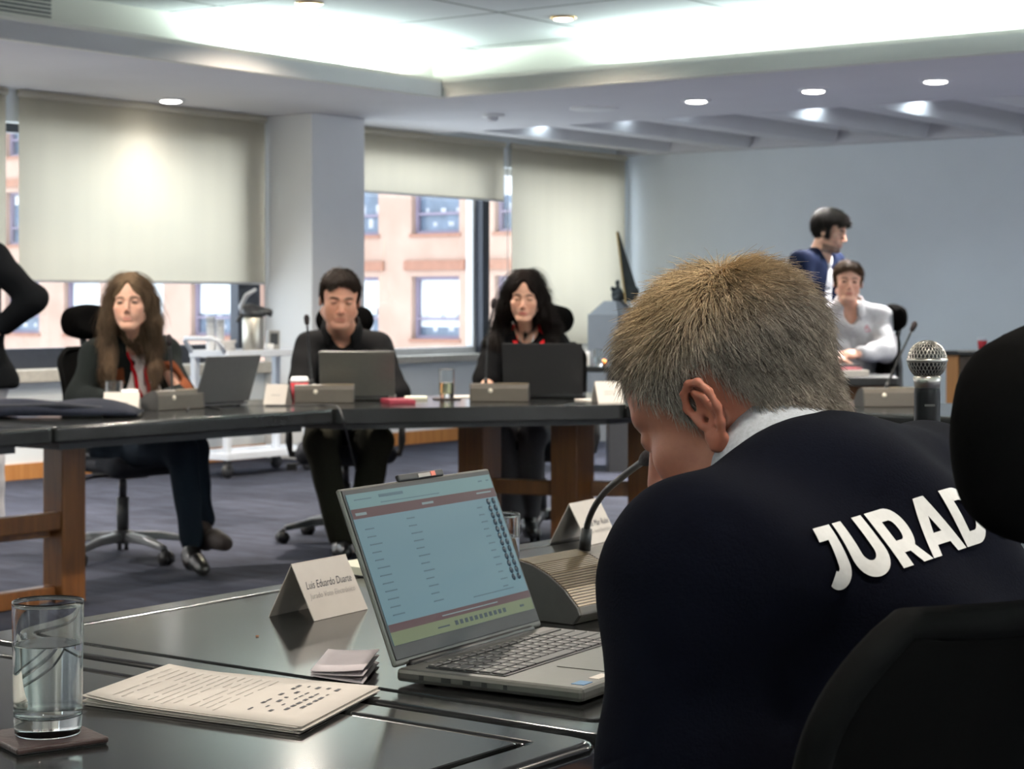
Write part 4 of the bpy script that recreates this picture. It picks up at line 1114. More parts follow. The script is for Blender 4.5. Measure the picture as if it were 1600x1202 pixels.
coaster('dark coaster under the lemon water on the far table', (g3.x, g3.y, .75), .4, .105)
t = thing('paper_cup', 'small white cup beside the pale drink, behind a name card', 'cup', onz(202, 642, .75))
MB().lathe([(.001, 0), (.03, 0), (.037, .088), (.0355, .088), (.029, .004), (.001, .004)], seg=24).build('body', M_white, t)
M_red = mat('red_cup_card', (0.55, 0.02, 0.03), 0.45, noise_amt=.05, scale=40)
def redcup(label, loc, s=1.0):
    t = thing('coffee_cup', label, 'cup', loc, 0, 'red coffee cups')
    MB().lathe([(.001, 0), (.031 * s, 0), (.041 * s, .088 * s), (.0395 * s, .088 * s), (.03 * s, .003), (.001, .003)], seg=28).build('body', M_red, t)
    MB().lathe([(.0425 * s, .080 * s), (.0425 * s, .090 * s), (.039 * s, .094 * s), (.036 * s, .104 * s), (.001, .105 * s)], seg=28).build('lid', M_white, t)
    MB().lathe([(.0355 * s, .03 * s), (.0395 * s, .06 * s), (.0385 * s, .06 * s), (.0345 * s, .03 * s)], seg=28, caps=False).build('sleeve_mark', mat('dark_red_band', (.42, .012, .02), .5, noise_amt=.05), t)
redcup('red coffee cup with white lid behind the microphone of the black-shirted man', at(468, 0, 9.12).xy.to_3d() + Z * .75, 1.02)
redcup('red coffee cup on the wooden cabinet by the far wall', at(1535, 0, 16.55).xy.to_3d() + Z * .80, 1.02)

# papers near the camera
def sheet_stack(label, name, cat, corners, n, th, z0, skew=.004, m=M_paper):
    A, B, C, D = [Vector(c) for c in corners]
    ctr = (A + B + C + D) / 4
    t = thing(name, label, cat, (ctr.x, ctr.y, z0))
    rg = random.Random(9)
    for i in range(n):
        dx, dy = rg.uniform(-skew, skew), rg.uniform(-skew, skew); z = th * (i + .5)
        def fn(a, b, z=z, dx=dx, dy=dy, i=i):
            p = (A * (1 - a) + B * a) * (1 - b) + (D * (1 - a) + C * a) * b - ctr
            return Vector((p.x + dx, p.y + dy, z + .010 * i / n * max(0, .30 - b) ** 2 * 6 + .0))
        mb = MB(); mb.sheet(fn, 6, 8, th * .8); mb.build('sheet', m, t)
    return t, (A - ctr, B - ctr, C - ctr, D - ctr), th * n
A, B, C, D = [onz(*q, .757) for q in ((132, 1092), (262, 1045), (590, 1074), (469, 1137))]
t, (a, b, c, d), top = sheet_stack('stapled printed pages lying by the nearest glass of water', 'document', 'document', (A, B, C, D), 7, .0012, .75)
mb = MB(); rg = random.Random(5)
def onpage(s_, r_): p = (a * (1 - r_) + b * r_) * (1 - s_) + (d * (1 - r_) + c * r_) * s_; return Vector((p.x, p.y, top + .0006 + .010 * max(0, .30 - s_) ** 2 * 6))
for i in range(17):
    s0 = .06 + .040 * i if i < 14 else None
    if s0 is None: break
    n_ = 5
    for q in range(n_):
        r0 = .10 + q * .165; r1 = r0 + rg.uniform(.10, .155)
        if i in (0, 3, 9) and q > 1: continue
        p0, p1 = onpage(s0, .96 - r0 + .03), onpage(s0, .96 - r1 + .03); mb.bar(p0, p1, .0013, .0002)
mb.build('printed_lines', mat('faint_print', (.52, .49, .45), .8, noise_amt=.1), t)
mb = MB()
for i in range(5):
    for q in range(9):
        if rg.random() < .72:
            p0 = onpage(.70 + .045 * i, .84 - .075 * q); p1 = onpage(.70 + .045 * i, .84 - .075 * q - rg.uniform(.02, .06)); mb.bar(p0, p1, rg.choice((.002, .004)), .0002)
mb.build('printed_table', M_ink, t)
Bk = [onz(*q, .756) for q in ((485, 1051), (513, 1017), (593, 1031), (567, 1064))]
t = thing('folded_leaflet', 'small folded lilac-white leaflet lying left of the lit laptop', 'leaflet', ((Bk[0] + Bk[2]) / 2).xy.to_3d() + Z * .75)
cb = (Bk[0] + Bk[2]) / 2
for i, (l0, l1) in enumerate(((.001, .001), (.004, .011), (.007, .018))):
    def fn(a_, b_, l0=l0, l1=l1): p = (Bk[0] * (1 - a_) + Bk[1] * a_) * (1 - b_) + (Bk[3] * (1 - a_) + Bk[2] * a_) * b_ - cb; return Vector((p.x, p.y, .001 + l0 + l1 * (b_ ** 1.5) * .6))
    mb = MB(); mb.sheet(fn, 4, 6, .0008); mb.build('leaf', mat('leaflet_paper', (.66, .60, .62), .8, noise_amt=.03), t)
tag(MB().box(onz(402, 994, .7505), (.004, .003, .001)).build('crumb', mat('orange_crumb', (.45, .16, .05), .7)), 'tiny orange crumb on the near table left of the large name card', 'crumb')
t = thing('notepad', 'thin cream notepad peeping out behind the lit laptop, beside the large name card', 'notepad', at(600, 0, 3.28).xy.to_3d() + Z * .75, .8)
MB().box((0, 0, .008), (.12, .15, .014)).build('pages', mat('cream_pages', (.62, .62, .50), .8, noise_amt=.04), t, bevel=.001)
MB().box((0, 0, .001), (.122, .152, .002)).build('back_cover', M_black, t)

# handheld microphone standing on a small desk stand
hm = Vector((.578, 2.74, .75))
t = thing('handheld_microphone', 'handheld microphone with silver mesh ball standing behind the shoulder of the grey-haired man', 'microphone', hm)
zb = at(1450, 563, 2.74).z - .75; rb = .0270
M_mesh = mat('steel_mesh', (.55, .53, .48), .3, metal=1.0, noise_amt=.05)
MB().ball((0, 0, zb), rb * .93, 24, 16).build('foam_core', M_black, t)
mb = MB()
for s_ in (1, -1):
    for k in range(30):
        ph0 = 2 * PI * k / 30
        pts = []
        for i in range(19):
            th_ = .12 + (PI - .5) * i / 18; ph = ph0 + s_ * 1.35 * i / 18
            pts.append(Vector((math.sin(th_) * math.cos(ph), math.sin(th_) * math.sin(ph), math.cos(th_) * 1.02)) * rb + Z * zb)
        mb.tube(pts, .00055, 4, False)
mb.build('mesh_grille', M_mesh, t)
MB().lathe([(rb * .99, -.003), (rb * 1.05, -.0015), (rb * 1.05, .0015), (rb * .99, .003)], (0, 0, zb), 32).build('band', M_mesh, t)
MB().lathe([(.0165, -.045), (.0185, -.030), (.0195, -.024), (.0150, -.020)], (0, 0, zb), 28).build('collar', M_mesh, t)
MB().lathe([(.001, .02), (.0150, .02), (.0172, .06), (.0180, zb - .045), (.0165, zb - .03), (.001, zb - .03)], seg=28).build('body', mat('glossy_black_body', (.004, .004, .005), .35, noise_amt=.05, spec=.12), t)
MB().box((0, -.0176, zb - .062), (.014, .001, .003)).build('model_plate', M_unitd, t)
t2 = thing('microphone_stand', 'small black desk stand holding the handheld microphone', 'stand', hm)
MB().lathe([(.001, 0), (.048, 0), (.046, .008), (.020, .018), (.001, .0185)], seg=28).build('foot', M_black, t2)
MB().tube([(.024, .0, .012), (.026, 0, .10), (.030, 0, .24), (.021, 0, .27)], [.006, .007, .012, .014], 10).build('clip', M_black, t2)
t = thing('grey_folder', 'grey folder with papers on the table right of the handheld microphone', 'folder', at(1500, 0, 3.1).xy.to_3d() + Z * .75, RZ)
MB().box((0, 0, .014), (.24, .30, .026)).build('pages', M_silver, t, bevel=.002)
MB().box((0, 0, .030), (.243, .303, .004)).build('cover', mat('grey_cover', (.30, .31, .32), .5, noise_amt=.05), t, bevel=.001)

# jacket on the far left table
jp = at(22, 0, 7.75)
def jk(a, b):
    x = (a - .5) * .98; y = (b - .5) * .34; ex = 1 - (2 * abs(a - .5)) ** 4; ey = 1 - (2 * abs(b - .5)) ** 4
    h = .012 + .062 * max(0, ex) ** .6 * max(0, ey) ** .6 * (.75 + .25 * math.sin(a * 9) * math.cos(b * 5 + a * 4))
    return Vector((x, y * (1 - .4 * max(0, a - .6)), h))
t = thing('folded_jacket', 'dark navy jacket folded on the table at the left edge', 'jacket', (jp.x, jp.y, .75), .10)
MB().sheet(jk, 44, 20, .010).build('cloth', mat('navy_jacket_cloth', (.008, .010, .018), .9, noise_amt=.2, scale=80, bump=.2, bscale=120, spec=.2), t)
MB().tube([(-.30, -.12, .055), (-.05, -.145, .045), (.2, -.14, .05), (.38, -.10, .03)], .012, 8).build('hem', mat('navy_jacket_hem', (.006, .008, .014), .9, noise_amt=.2), t)
MB().lathe([(.001, 0), (.009, 0), (.009, .004), (.001, .004)], (.455, -.06, .02), 14, Vector((1, -.5, .2))).build('button', M_brass, t)

# papers, pens and cables on the far tables
def flat(label, name, cat, p, rz, size, m, z=.75):
    t = thing(name, label, cat, (p.x, p.y, z), rz)
    MB().box((0, 0, size[2] / 2), size).build('pages', m, t, bevel=min(.002, size[2] * .3))
    MB().box((0, 0, size[2] + .0006), (size[0] * .99, size[1] * .99, .0012)).build('cover', m, t)
    return t
M_rednb = mat('dark_red_cover', (.25, .02, .04), .5, noise_amt=.1)
flat('dark red notebook beside the grey laptop on the far table', 'notebook', 'notebook', at(622, 0, 8.80), .3, (.12, .17, .018), M_rednb)
flat('cream notepad right of the dark red notebook on the far table', 'notepad', 'notepad', at(650, 0, 9.15), .1, (.10, .14, .012), mat('cream_pages'  , (.62, .62, .50), .8))
flat('white sheet under the stem microphone of the woman with the red lanyard', 'paper_sheet', 'paper', at(725, 0, 9.38), .2, (.20, .16, .003), M_paper)
flat('white papers by the black laptop, left of the rightmost far name card', 'paper_sheet', 'paper', at(922, 0, 9.0), .3, (.10, .15, .006), M_paper)
def cable(label, pts, r=.003):
    sm = []
    P = [Vector(p) for p in pts]
    for i in range(len(P) - 1):
        p0 = P[max(i - 1, 0)]; p1 = P[i]; p2 = P[i + 1]; p3 = P[min(i + 2, len(P) - 1)]
        for q in range(8):
            u_ = q / 8; sm.append(.5 * ((2 * p1) + (p2 - p0) * u_ + (2 * p0 - 5 * p1 + 4 * p2 - p3) * u_ ** 2 + (3 * p1 - p0 - 3 * p2 + p3) * u_ ** 3))
    tag(MB().tube(sm + [P[-1]], r, 6).build('cable', M_black), label, 'cable')
def tz(px, py): q = onz(px, py, .7535); return q
cable('thin black cable lying over the corner table edge and hanging to the floor', [tz(415, 634), tz(460, 633), tz(505, 633), onz(527, 636, .757), at(536, 655, 8.22), at(545, 690, 8.4), at(556, 735, 8.6)], .0035)
cable('black microphone cable looped on the table before the dark cardigan woman', [tz(292, 641), tz(300, 635.5), tz(318, 634), tz(333, 637), tz(345, 640)], .004)
cable('pale cable trailing by the black laptop on the far table', [tz(880, 634), tz(895, 631), tz(912, 630), tz(924, 629)], .003)

# ------------------------------------------------------------------ coffee trolley by the window
tp = W(9.62, -9.53)
t = thing('utility_trolley', 'white two shelf utility trolley by the column carrying coffee things', 'trolley', (tp.x, tp.y, 0), RZ)
# local x runs along u, local y runs along -v
TL, TWd = .86, .36
M_trol = mat('pale_trolley_plastic', (.66, .70, .76), .45, noise_amt=.03, scale=10)
for nm, z in (('top_shelf', .835), ('lower_shelf', .135)):
    mb = MB(); mb.box((TL / 2, TWd / 2, z), (TL, TWd, .022))
    for q in ((TL / 2, 0), (TL / 2, TWd)): mb.box((q[0], q[1], z + .012), (TL, .02, .05))
    for x in (0, TL): mb.box((x, TWd / 2, z + .012), (.02, TWd, .05))
    mb.build(nm, M_trol, t, bevel=.006)
for x in (.025, TL - .025):
    for y in (.025, TWd - .025):
        mb = MB(); mb.box((x, y, .48), (.05, .05, .70)); lg = mb.build('post', M_trol, t, bevel=.01)
        mb = MB(); mb.cyl((x, y - .012, .05), (x, y + .012, .05), .05, seg=18); mb.box((x, y, .095), (.04, .04, .05)); mb.build('caster', M_dark, lg)
MB().tube([(.0, .02, .86), (-.07, .02, .94), (-.09, .05, .955), (-.09, TWd - .05, .955), (-.07, TWd - .02, .94), (0, TWd - .02, .86)], .016, 10).build('handle', M_trol, t)
SH = .85
def ont(px, d=13.55): q = at(px, 0, d); return Vector((q.x, q.y, SH))
t = thing('airpot', 'steel pump airpot with black head and raised handle on the trolley', 'coffee pot', ont(396, 13.72))
MB().lathe([(.001, 0), (.072, 0), (.075, .01), (.075, .235), (.068, .25), (.001, .25)], seg=32).build('body', mat('brushed_steel', (.62, .58, .50), .3, metal=.9, noise_amt=.06), t)
s = Sdf(); s.el((0, 0, .275), (.078, .078, .042), k=.02); s.rc((.02, 0, .295), (.115, -.01, .285), .035, .022, .03); s.rc((.115, -.01, .28), (.12, -.01, .262), .016, .014, .01); s.el((-.03, 0, .31), (.05, .05, .035), k=.03)
Vt, Q = s.mesh(.007); mesh_np('pump_head', Vt, Q, M_dark, t)
MB().tube([(-.075, 0, .26), (-.09, 0, .32), (-.05, 0, .40), (.02, 0, .445)], [.012, .016, .017, .013], 10).build('carry_handle', M_silver, t)
MB().tube([(-.07, -.02, .27), (-.10, -.02, .24), (-.115, -.02, .215)], [.012, .012, .010], 8).build('handle_latch', M_dark, t)
for px, h, l in ((329, .245, 'taller left stack of white paper cups on the trolley'), (343.5, .225, 'shorter right stack of white paper cups on the trolley')):
    t = thing('paper_cup_column', l, 'paper cups', ont(px, 13.75), 0, 'stacked white paper cups')
    MB().lathe([(.001, 0), (.027, 0), (.030, .03), (.030, h), (.031, h), (.031, h + .006), (.027, h + .006), (.02, h - .03), (.001, h - .03)], seg=20).build('cups', M_white, t)
    for q in range(7): MB().lathe([(.0302, .03 + q * .028), (.0318, .032 + q * .028), (.0302, .034 + q * .028)], seg=20, caps=False).build('cup_rim', M_white, t)
t = thing('sugar_cup', 'small white cup standing right of the airpot on the trolley', 'cup', ont(420.5, 13.9))
MB().lathe([(.001, 0), (.028, 0), (.034, .06), (.032, .06), (.027, .004), (.001, .004)], seg=20).build('body', M_white, t)
t = thing('napkin_holder', 'grey napkin box right of the airpot on the trolley', 'box', ont(427, 14.15), .3)
MB().box((0, 0, .075), (.085, .07, .15)).build('case', mat('grey_case', (.30, .29, .27), .5, noise_amt=.05), t, bevel=.006)
MB().box((0, -.036, .09), (.055, .004, .08)).build('opening', M_dark, t)
t = thing('cloth_bag', 'crumpled grey paper bag on the trolley right of the cups', 'bag', ont(356, 13.62))
s = Sdf(); s.el((0, 0, .035), (.05, .035, .04), k=.03); s.rc((0, 0, .05), (.05, 0, .085), .022, .010, .03); s.rc((-.02, 0, .05), (-.055, 0, .08), .018, .008, .03); s.cut((0, 0, 0.001), (0, 0, -1))
Vt, Q = s.mesh(.006, wr(.004, (60, 50, 70))); mesh_np('body', Vt, Q, mat('grey_bag', (.42, .41, .40), .8, noise_amt=.1, scale=40), t)

# ------------------------------------------------------------------ far corner furniture
pd = at(958, 0, 17.1)
t = thing('sculpture_pedestal', 'grey pedestal with a sloped top in the far corner', 'pedestal', (pd.x, pd.y, 0), RZ)
M_ped = mat('grey_pedestal', (.27, .28, .29), .7, noise_amt=.04, scale=6)
MB().box((0, 0, .55), (.32, .32, 1.10)).build('block', M_ped, t, bevel=.004)
mb = MB(); P = [(-.15, -.15, 1.10), (.15, -.15, 1.10), (.15, .15, 1.10), (-.15, .15, 1.10), (-.05, -.06, 1.215), (.08, -.06, 1.215), (.08, .06, 1.215), (-.05, .06, 1.215)]
mb.add(P, [(3, 2, 1, 0), (4, 5, 6, 7), (0, 1, 5, 4), (1, 2, 6, 5), (2, 3, 7, 6), (3, 0, 4, 7)]).build('sloped_top', M_ped, t)
sp = Vector((pd.x + .03, pd.y, 1.215))
t = thing('spire_sculpture', 'dark leaning spire sculpture with a small rider, on the grey pedestal', 'sculpture', sp)
M_brz = mat('dark_bronze', (.035, .04, .04), .5, metal=.4, noise_amt=.2, scale=30)
k_ = 17.1 / FPX
def sl(px, py): return Vector(((px - 800) * k_ - sp.x, 0, EYE - (py - HZ) * k_ - sp.z))
mb = MB(); base = [sl(978, 474), sl(995, 452), sl(990, 440), sl(972, 452)]
P = [base[0] + Vector((0, -.05, 0)), base[1] + Vector((0, -.05, 0)), base[1] + Vector((0, .05, 0)), base[0] + Vector((0, .05, 0)), sl(964, 362) + Vector((0, -.006, 0)), sl(967, 362) + Vector((0, .006, 0))]
mb.add(P, [(3, 2, 1, 0), (0, 1, 5, 4), (1, 2, 5), (2, 3, 4, 5), (3, 0, 4)]).build('spire', M_brz, t)
mb = MB(); mb.add([sl(962.5, 363) + Vector((0, -.012, 0)), sl(965, 361) + Vector((0, -.012, 0)), sl(978, 474) + Vector((0, -.056, 0)), sl(976, 474) + Vector((0, -.056, 0)), sl(962.5, 363) + Vector((0, -.006, 0)), sl(965, 361) + Vector((0, -.006, 0)), sl(978, 474) + Vector((0, -.05, 0)), sl(976, 474) + Vector((0, -.05, 0))], [(0, 1, 2, 3), (7, 6, 5, 4), (0, 4, 5, 1), (1, 5, 6, 2), (2, 6, 7, 3), (3, 7, 4, 0)]).build('gilt_edge', M_brass, t)
s = Sdf(); s.rc(sl(962, 477), sl(985, 474), .03, .03, .03); s.el(sl(967, 461), (.045, .05, .05), k=.03); s.rc(sl(961, 470), sl(957, 450), .025, .014, .02); s.rc(sl(966, 458), sl(965, 444), .022, .016, .02); s.el(sl(965, 441), .018, k=.01); s.rc(sl(985, 474), sl(990, 456), .04, .05, .04)
s.cut((0, 0, .001), (0, 0, -1)); Vt, Q = s.mesh(.008, wr(.004, (60, 50, 55))); mesh_np('rider', Vt, Q, M_brz, t)
# small desk in front of the pedestal
dp = at(960, 0, 14.1)
t = thing('side_desk', 'small black desk before the grey pedestal with glasses on top', 'desk', (dp.x, dp.y, 0), 0)
MB().box((0, 0, .73), (.56, .55, .04)).build('desk_top', M_lacq, t, bevel=.008)
MB().box((.08, .02, .355), (.26, .40, .71)).build('desk_pedestal', M_dark, t, bevel=.004)
MB().box((-.22, 0, .355), (.035, .45, .71)).build('desk_panel', M_black, t, bevel=.004)
def small_glass(label, p, z, r=.035, h=.12): glass(label, Vector((p.x, p.y, z)), r, h, .5, M_water)
small_glass('clear glass on the small black desk before the grey pedestal', at(934, 0, 13.95), .75)
flat('small white box on the small black desk, left of the clear glass', 'white_box', 'box', at(915, 0, 14.0), 0, (.06, .06, .10), M_white, .75)
tag(MB().ball(at(943, 0, 14.0).xy.to_3d() + Z * .775, .025, 14, 10).build('mandarin', mat('orange_peel', (.7, .22, .04), .5, noise_amt=.1, scale=60)), 'small orange fruit beside the clear glass on the small black desk', 'fruit')
# cabinet at the far wall
cu0 = 15.72
t = thing('wooden_cabinet', 'low wooden cabinet with black top along the far wall at the right edge', 'cabinet', W(16.0, -6.0, 0)); c = t.location
M_cabd = wood('cabinet_panel', (0.055, 0.035, 0.022), (0.085, 0.052, 0.032), 3, .45)
mb = one(cu0 + .03, 16.22, -7.0, -4.9, .06, .75); mb.build('carcass', M_cabd, t, base=c, bevel=.004)
mb = one(cu0, cu0 + .03, -7.02, -6.91, .06, .75); mb.build('stile', M_base, t, base=c, bevel=.003)
for q in range(3): one(cu0 + .005, cu0 + .028, -6.90 + .66 * q, -6.26 + .66 * q, .08, .74).build('door', M_cabd, t, base=c, bevel=.004)
mb = one(cu0 - .03, 16.22, -7.06, -4.85, .75, .79); mb.build('cabinet_top', M_lacq, t, base=c, bevel=.008)
one(cu0 + .06, 16.2, -6.98, -4.92, 0, .06).build('plinth', M_black, t, base=c)
flat('loose white papers on the wooden cabinet under the red coffee cup', 'paper_sheet', 'paper', at(1521, 0, 16.5), .4, (.22, .14, .010), M_paper, .79)
# desk of the woman in the white shirt
wp = at(1300, 0, 11.35)
t = thing('writing_desk', 'dark desk in front of the woman in the white shirt', 'desk', (wp.x, wp.y, 0), -.12)
MB().box((0, 0, .755), (.72, .50, .05)).build('desk_top', M_black, t, bevel=.008)
for x in (-.33, .33):
    for y in (-.21, .21): MB().box((x, y, .365), (.05, .05, .73)).build('leg', M_leg, t, bevel=.004)
MB().box((0, .14, .60), (.61, .03, .26)).build('modesty_panel', M_leg, t, bevel=.004)
flat('loose white papers lying on the dark desk under a red magazine', 'paper_pile', 'paper', at(1316, 0, 11.25), .2, (.24, .22, .035), M_paper, .78)
flat('thin red magazine on top of the white papers on the dark desk', 'magazine', 'magazine', at(1312, 0, 11.28), .5, (.20, .16, .012), mat('magazine_cover', (.35, .05, .07), .35, noise_amt=.5, scale=25), .8162)
flat('dark tablet under the hand of the woman in the white shirt', 'tablet', 'tablet', at(1308, 0, 11.42), .3, (.22, .16, .012), M_dark, .8294)
# ------------------------------------------------------------------ people
def skin_mat(n): return mat(n, (.5, .3, .2), .5, noise_amt=.06, scale=120, bump=.03, bscale=300, attr='tint', sss=.08)
M_skin = skin_mat('skin')
M_hairm = mat('hair', (.05, .03, .02), .55, noise_amt=.25, scale=200, attr='tint', spec=.18)
M_hairb = mat('hair_base', (.05, .03, .02), .95, noise_amt=.25, scale=200, attr='tint', spec=.03)
def cloth(n, c, rough=.9, bump=.15, sc=150, sheen=0.0): return mat(n, c, rough, noise_amt=.12, scale=sc, bump=bump, bscale=sc * 1.5, spec=.06, sheen=sheen)
RNG = np.random.default_rng(7)
def add_sdf(name, s, h, m, root, wrinkle=None, cattr=None):
    Vt, Q = s.mesh(h, wrinkle)
    c = cattr(Vt) if cattr else None
    return mesh_np(name, Vt, Q, m, root, tuple(root.location), cattr=c)
def neck(s, hc, hR, k, nb, r0=.052, r1=.062):
    A = np.array(hR); c = np.array(hc); p = c + A @ (np.array((0, .022, -.055)) * k)
    s.rc(p, nb, r0 * k, r1 * k, .03)
def cap_hair(name, root, hc, hR, k, col, line=.055, side=-.02, back=-.09, vol=.012, n=9000, length=.03, r=.0010, part=None, sweep=(0, .3, -1), lift=.35, var=.3):
    """short hair: a shell on the skull plus strands"""
    A = np.array(hR); c = np.array(hc, float)
    def T(*p): return c + A @ (np.array(p) * k)
    s = Sdf()
    s.el(T(0, .016, .034), tuple(np.array((.077 + vol * .6, .095 + vol * .6, .086 + vol)) * k), A, .02)
    s.el(T(0, -.03, .05), tuple(np.array((.066 + vol * .5, .052 + vol, .055 + vol * .8)) * k), A, .03)
    s.el(T(0, -.085, -.035 + (line - .055)), tuple(np.array((.078, .068, .096)) * k), A, .010, '-')
    for q in (1, -1):
        s.el(T(q * .088, -.066, -.025 + (line - .055)), tuple(np.array((.050, .052, .085)) * k), A, .012, '-')
        s.el(T(q * .090, .010, -.045), tuple(np.array((.030, .028, .055)) * k), A, .010, '-')
    s.cut(T(0, 0, back), A @ np.array((0, -.45, -1.0)), .01)
    Vt, Q = s.mesh(.0045)
    flow = A @ np.array(sweep, float); wh = T(0.01, .05, .12)
    def fl(p): d = p - wh[None]; d /= np.linalg.norm(d, axis=1, keepdims=True) + 1e-9; return d + flow[None] * .6
    P, p0 = grow(Vt, Q, n, fl, 3, lambda p: np.full(len(p), length), lift, RNG)
    sv, sq = strand_mesh(P, np.full(n, r))
    jit = 1 + var * (RNG.random(n) - .5) * 2
    c1 = np.tile(np.array(col) * .8, (len(Vt), 1)); c2 = np.repeat(np.array(col)[None] * jit[:, None], len(sv) // n, 0)
    return mesh_np(name, np.concatenate([Vt, sv]), np.concatenate([Q, sq + len(Vt)]), [M_hairm, M_hairb], root, tuple(root.location), cattr=np.concatenate([c1, c2]), midx=np.concatenate([np.ones(len(Q), int), np.zeros(len(sq), int)]))
def long_hair(root, hc, hR, k, col, ends, vol=.014, n=3000, line=.0, col2=None):
    """centre-parted long hair: shell on the skull and falls along the polylines in ends (world points)"""
    A = np.array(hR); c = np.array(hc, float)
    def T(*p): return c + A @ (np.array(p) * k)
    s = Sdf()
    s.el(T(0, .018, .034), tuple(np.array((.080 + vol * .5, .096 + vol * .4, .087 + vol)) * k), A, .02)
    s.el(T(0, -.03, .05), tuple(np.array((.067, .0535, .056 + vol * .3)) * k), A, .03)
    s.el(T(0, .06, -.06), tuple(np.array((.085, .06, .11)) * k), A, .04)
    for pts, rs in ends:
        for i in range(len(pts) - 1): s.rc(pts[i], pts[i + 1], rs[i], rs[i + 1], .035)
    s.el(T(0, -.090, -.040 + line), tuple(np.array((.072, .078, .096)) * k), A, .012, '-'); s.rc(T(0, -.095, .02), T(0, -.075, .088), .046 * k, .010 * k, .012, '-')
    s.el(T(0, -.070, -.16), tuple(np.array((.070, .125, .13)) * k), A, .02, '-')
    Vt, Q = s.mesh(.005, wr(.0022, (55, 48, 9)))
    wh = T(0, .0, .13)
    def fl(p):
        d = p - wh[None]; d /= np.linalg.norm(d, axis=1, keepdims=True) + 1e-9
        q = (p - c[None]) @ A / k; side = np.sign(q[:, 0])[:, None]; up_ = np.clip((q[:, 2] - .02) / .05, 0, 1)[:, None]
        return d * .5 + np.array((0, 0, -1.0))[None] + up_ * side * A[:, 0][None] * 1.6 + up_ * A[:, 1][None] * .5
    P, p0 = grow(Vt, Q, n, fl, 6, lambda p: np.full(len(p), .16), .05, RNG, jit=.10)
    ql = (P - c) @ A / k
    bad = ((np.abs(ql[..., 0]) < .054) & (ql[..., 1] < -.04) & (ql[..., 2] < .068) & (ql[..., 2] > -.20)).any(1) | ((np.abs(ql[..., 0]) < .062) & (ql[..., 1] < .02) & (ql[..., 2] < -.085)).any(1)
    P = P[~bad]; n = len(P)
    sv, sq = strand_mesh(P, np.full(n, .0013))
    jit = 1 + .35 * (RNG.random(n) - .5) * 2
    col2 = col if col2 is None else col2
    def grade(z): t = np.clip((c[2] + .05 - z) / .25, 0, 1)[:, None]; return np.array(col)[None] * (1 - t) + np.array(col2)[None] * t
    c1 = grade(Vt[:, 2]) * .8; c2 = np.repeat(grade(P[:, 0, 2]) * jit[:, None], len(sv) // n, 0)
    return mesh_np('hair', np.concatenate([Vt, sv]), np.concatenate([Q, sq + len(Vt)]), [M_hairm, M_hairb], root, tuple(root.location), cattr=np.concatenate([c1, c2]), midx=np.concatenate([np.ones(len(Q), int), np.zeros(len(sq), int)]))
def body(root, J, fw, hc, hR, k, tint, female=False, h=.0034, hands=(), bare=False, feet=False, fine=False, g=-.012, depth=.95, wide=1.0):
    s = Sdf(); head_sdf(s, hc, hR, k, female, fine=fine, wide=wide); neck(s, hc, hR, k, J['neck'], *( (.046, .056) if female else (.054, .066)))
    torso(s, J, fw, g, depth=depth)
    r = (.042, .036, .034, .023)
    for q in 'lr': limb(s, [J['s' + q], J['e' + q], J['w' + q]], (.044, .036, .024), .03)
    for w, d, n, sd, cu in hands: hand(s, w, d, n, sd, cu)
    return add_sdf('body', s, h, M_skin, root, cattr=lambda Vt: face_tint(Vt, hc, hR, k, *tint))
def sleeves(s, J, rs=(.062, .052, .040), k=.04, cuff=0.93):
    for q in 'lr':
        if J.get('e' + q) is None: continue
        w = Vector(J['e' + q]).lerp(Vector(J['w' + q]), cuff)
        limb(s, [J['s' + q], J['e' + q], w], rs, k)
def trousers(root, J, m, h=.008, rs=(.088, .068, .052), name='trousers', wrk=.0035, hip=.0):
    s = Sdf(); hl, hr = Vector(J['hl']), Vector(J['hr']); c = (hl + hr) / 2
    s.rc(hl, hr, .115 + hip, .115 + hip, .05); s.rc(c, c + Z * .10, .12, .125, .06)
    for q in 'lr': limb(s, [J['h' + q], J['k' + q], J['a' + q]], rs, .03)
    return add_sdf(name, s, h, m, root, wr(wrk))
def shoe(root, a, t, m, heel=0.0, name='shoe', r=.038):
    a, t = Vector(a), Vector(t); d = (t - a); s = Sdf()
    s.rc(a, a + d * .15 - Z * .03, r * 1.05, r, .03); s.rc(a - Z * .035, t, r, r * .72, .03); s.rc(a.lerp(t, .6), t + d * .12, r * .92, r * .65, .02)
    if heel: s.rc(a - d * .15 - Z * .03, a - d * .18 - Z * (.03 + heel), .022, .014, .02)
    return add_sdf(name, s, .006, m, root)
def collar(root, nb, up, fw, m, r=.070, h=.045, gap=.5, name='collar', fold=.018, base=None):
    """turned shirt collar: a band round the neck, open at the front"""
    up = Vector(up).normalized(); f = Vector(fw); f = (f - up * f.dot(up)).normalized(); x = up.cross(f); nb = Vector(nb)
    def fn(a, b):
        an = PI + (a - .5) * 2 * (PI - gap); dirv = f * math.cos(an) + x * math.sin(an)
        fr = 1 - abs(a - .5) * 2; dip = (1 - fr) ** 3
        return nb + dirv * (r - .006 * b) + up * (h * b - .02 - .045 * dip)
    def fn2(a, b):
        an = PI + (a - .5) * 2 * (PI - gap); dirv = f * math.cos(an) + x * math.sin(an)
        fr = 1 - abs(a - .5) * 2; dip = (1 - fr) ** 3
        return nb + dirv * (r - .004 + (fold + .012 * dip) * (1 - b)) + up * (h * b - .02 - .045 * dip - (1 - b) * (.004 + .02 * dip))
    mb = MB(); mb.sheet(fn, 28, 4, .003); mb.sheet(fn2, 28, 4, .003)
    return mb.build(name, m, root, base=tuple(root.location))
def ribbon(root, pts, w, nrm, m, name='lanyard'):
    mb = MB(); nrm = Vector(nrm)
    for a, b in zip(pts[:-1], pts[1:]): mb.bar(a, b, w, .002, nrm)
    return mb.build(name, m, root, base=tuple(root.location))
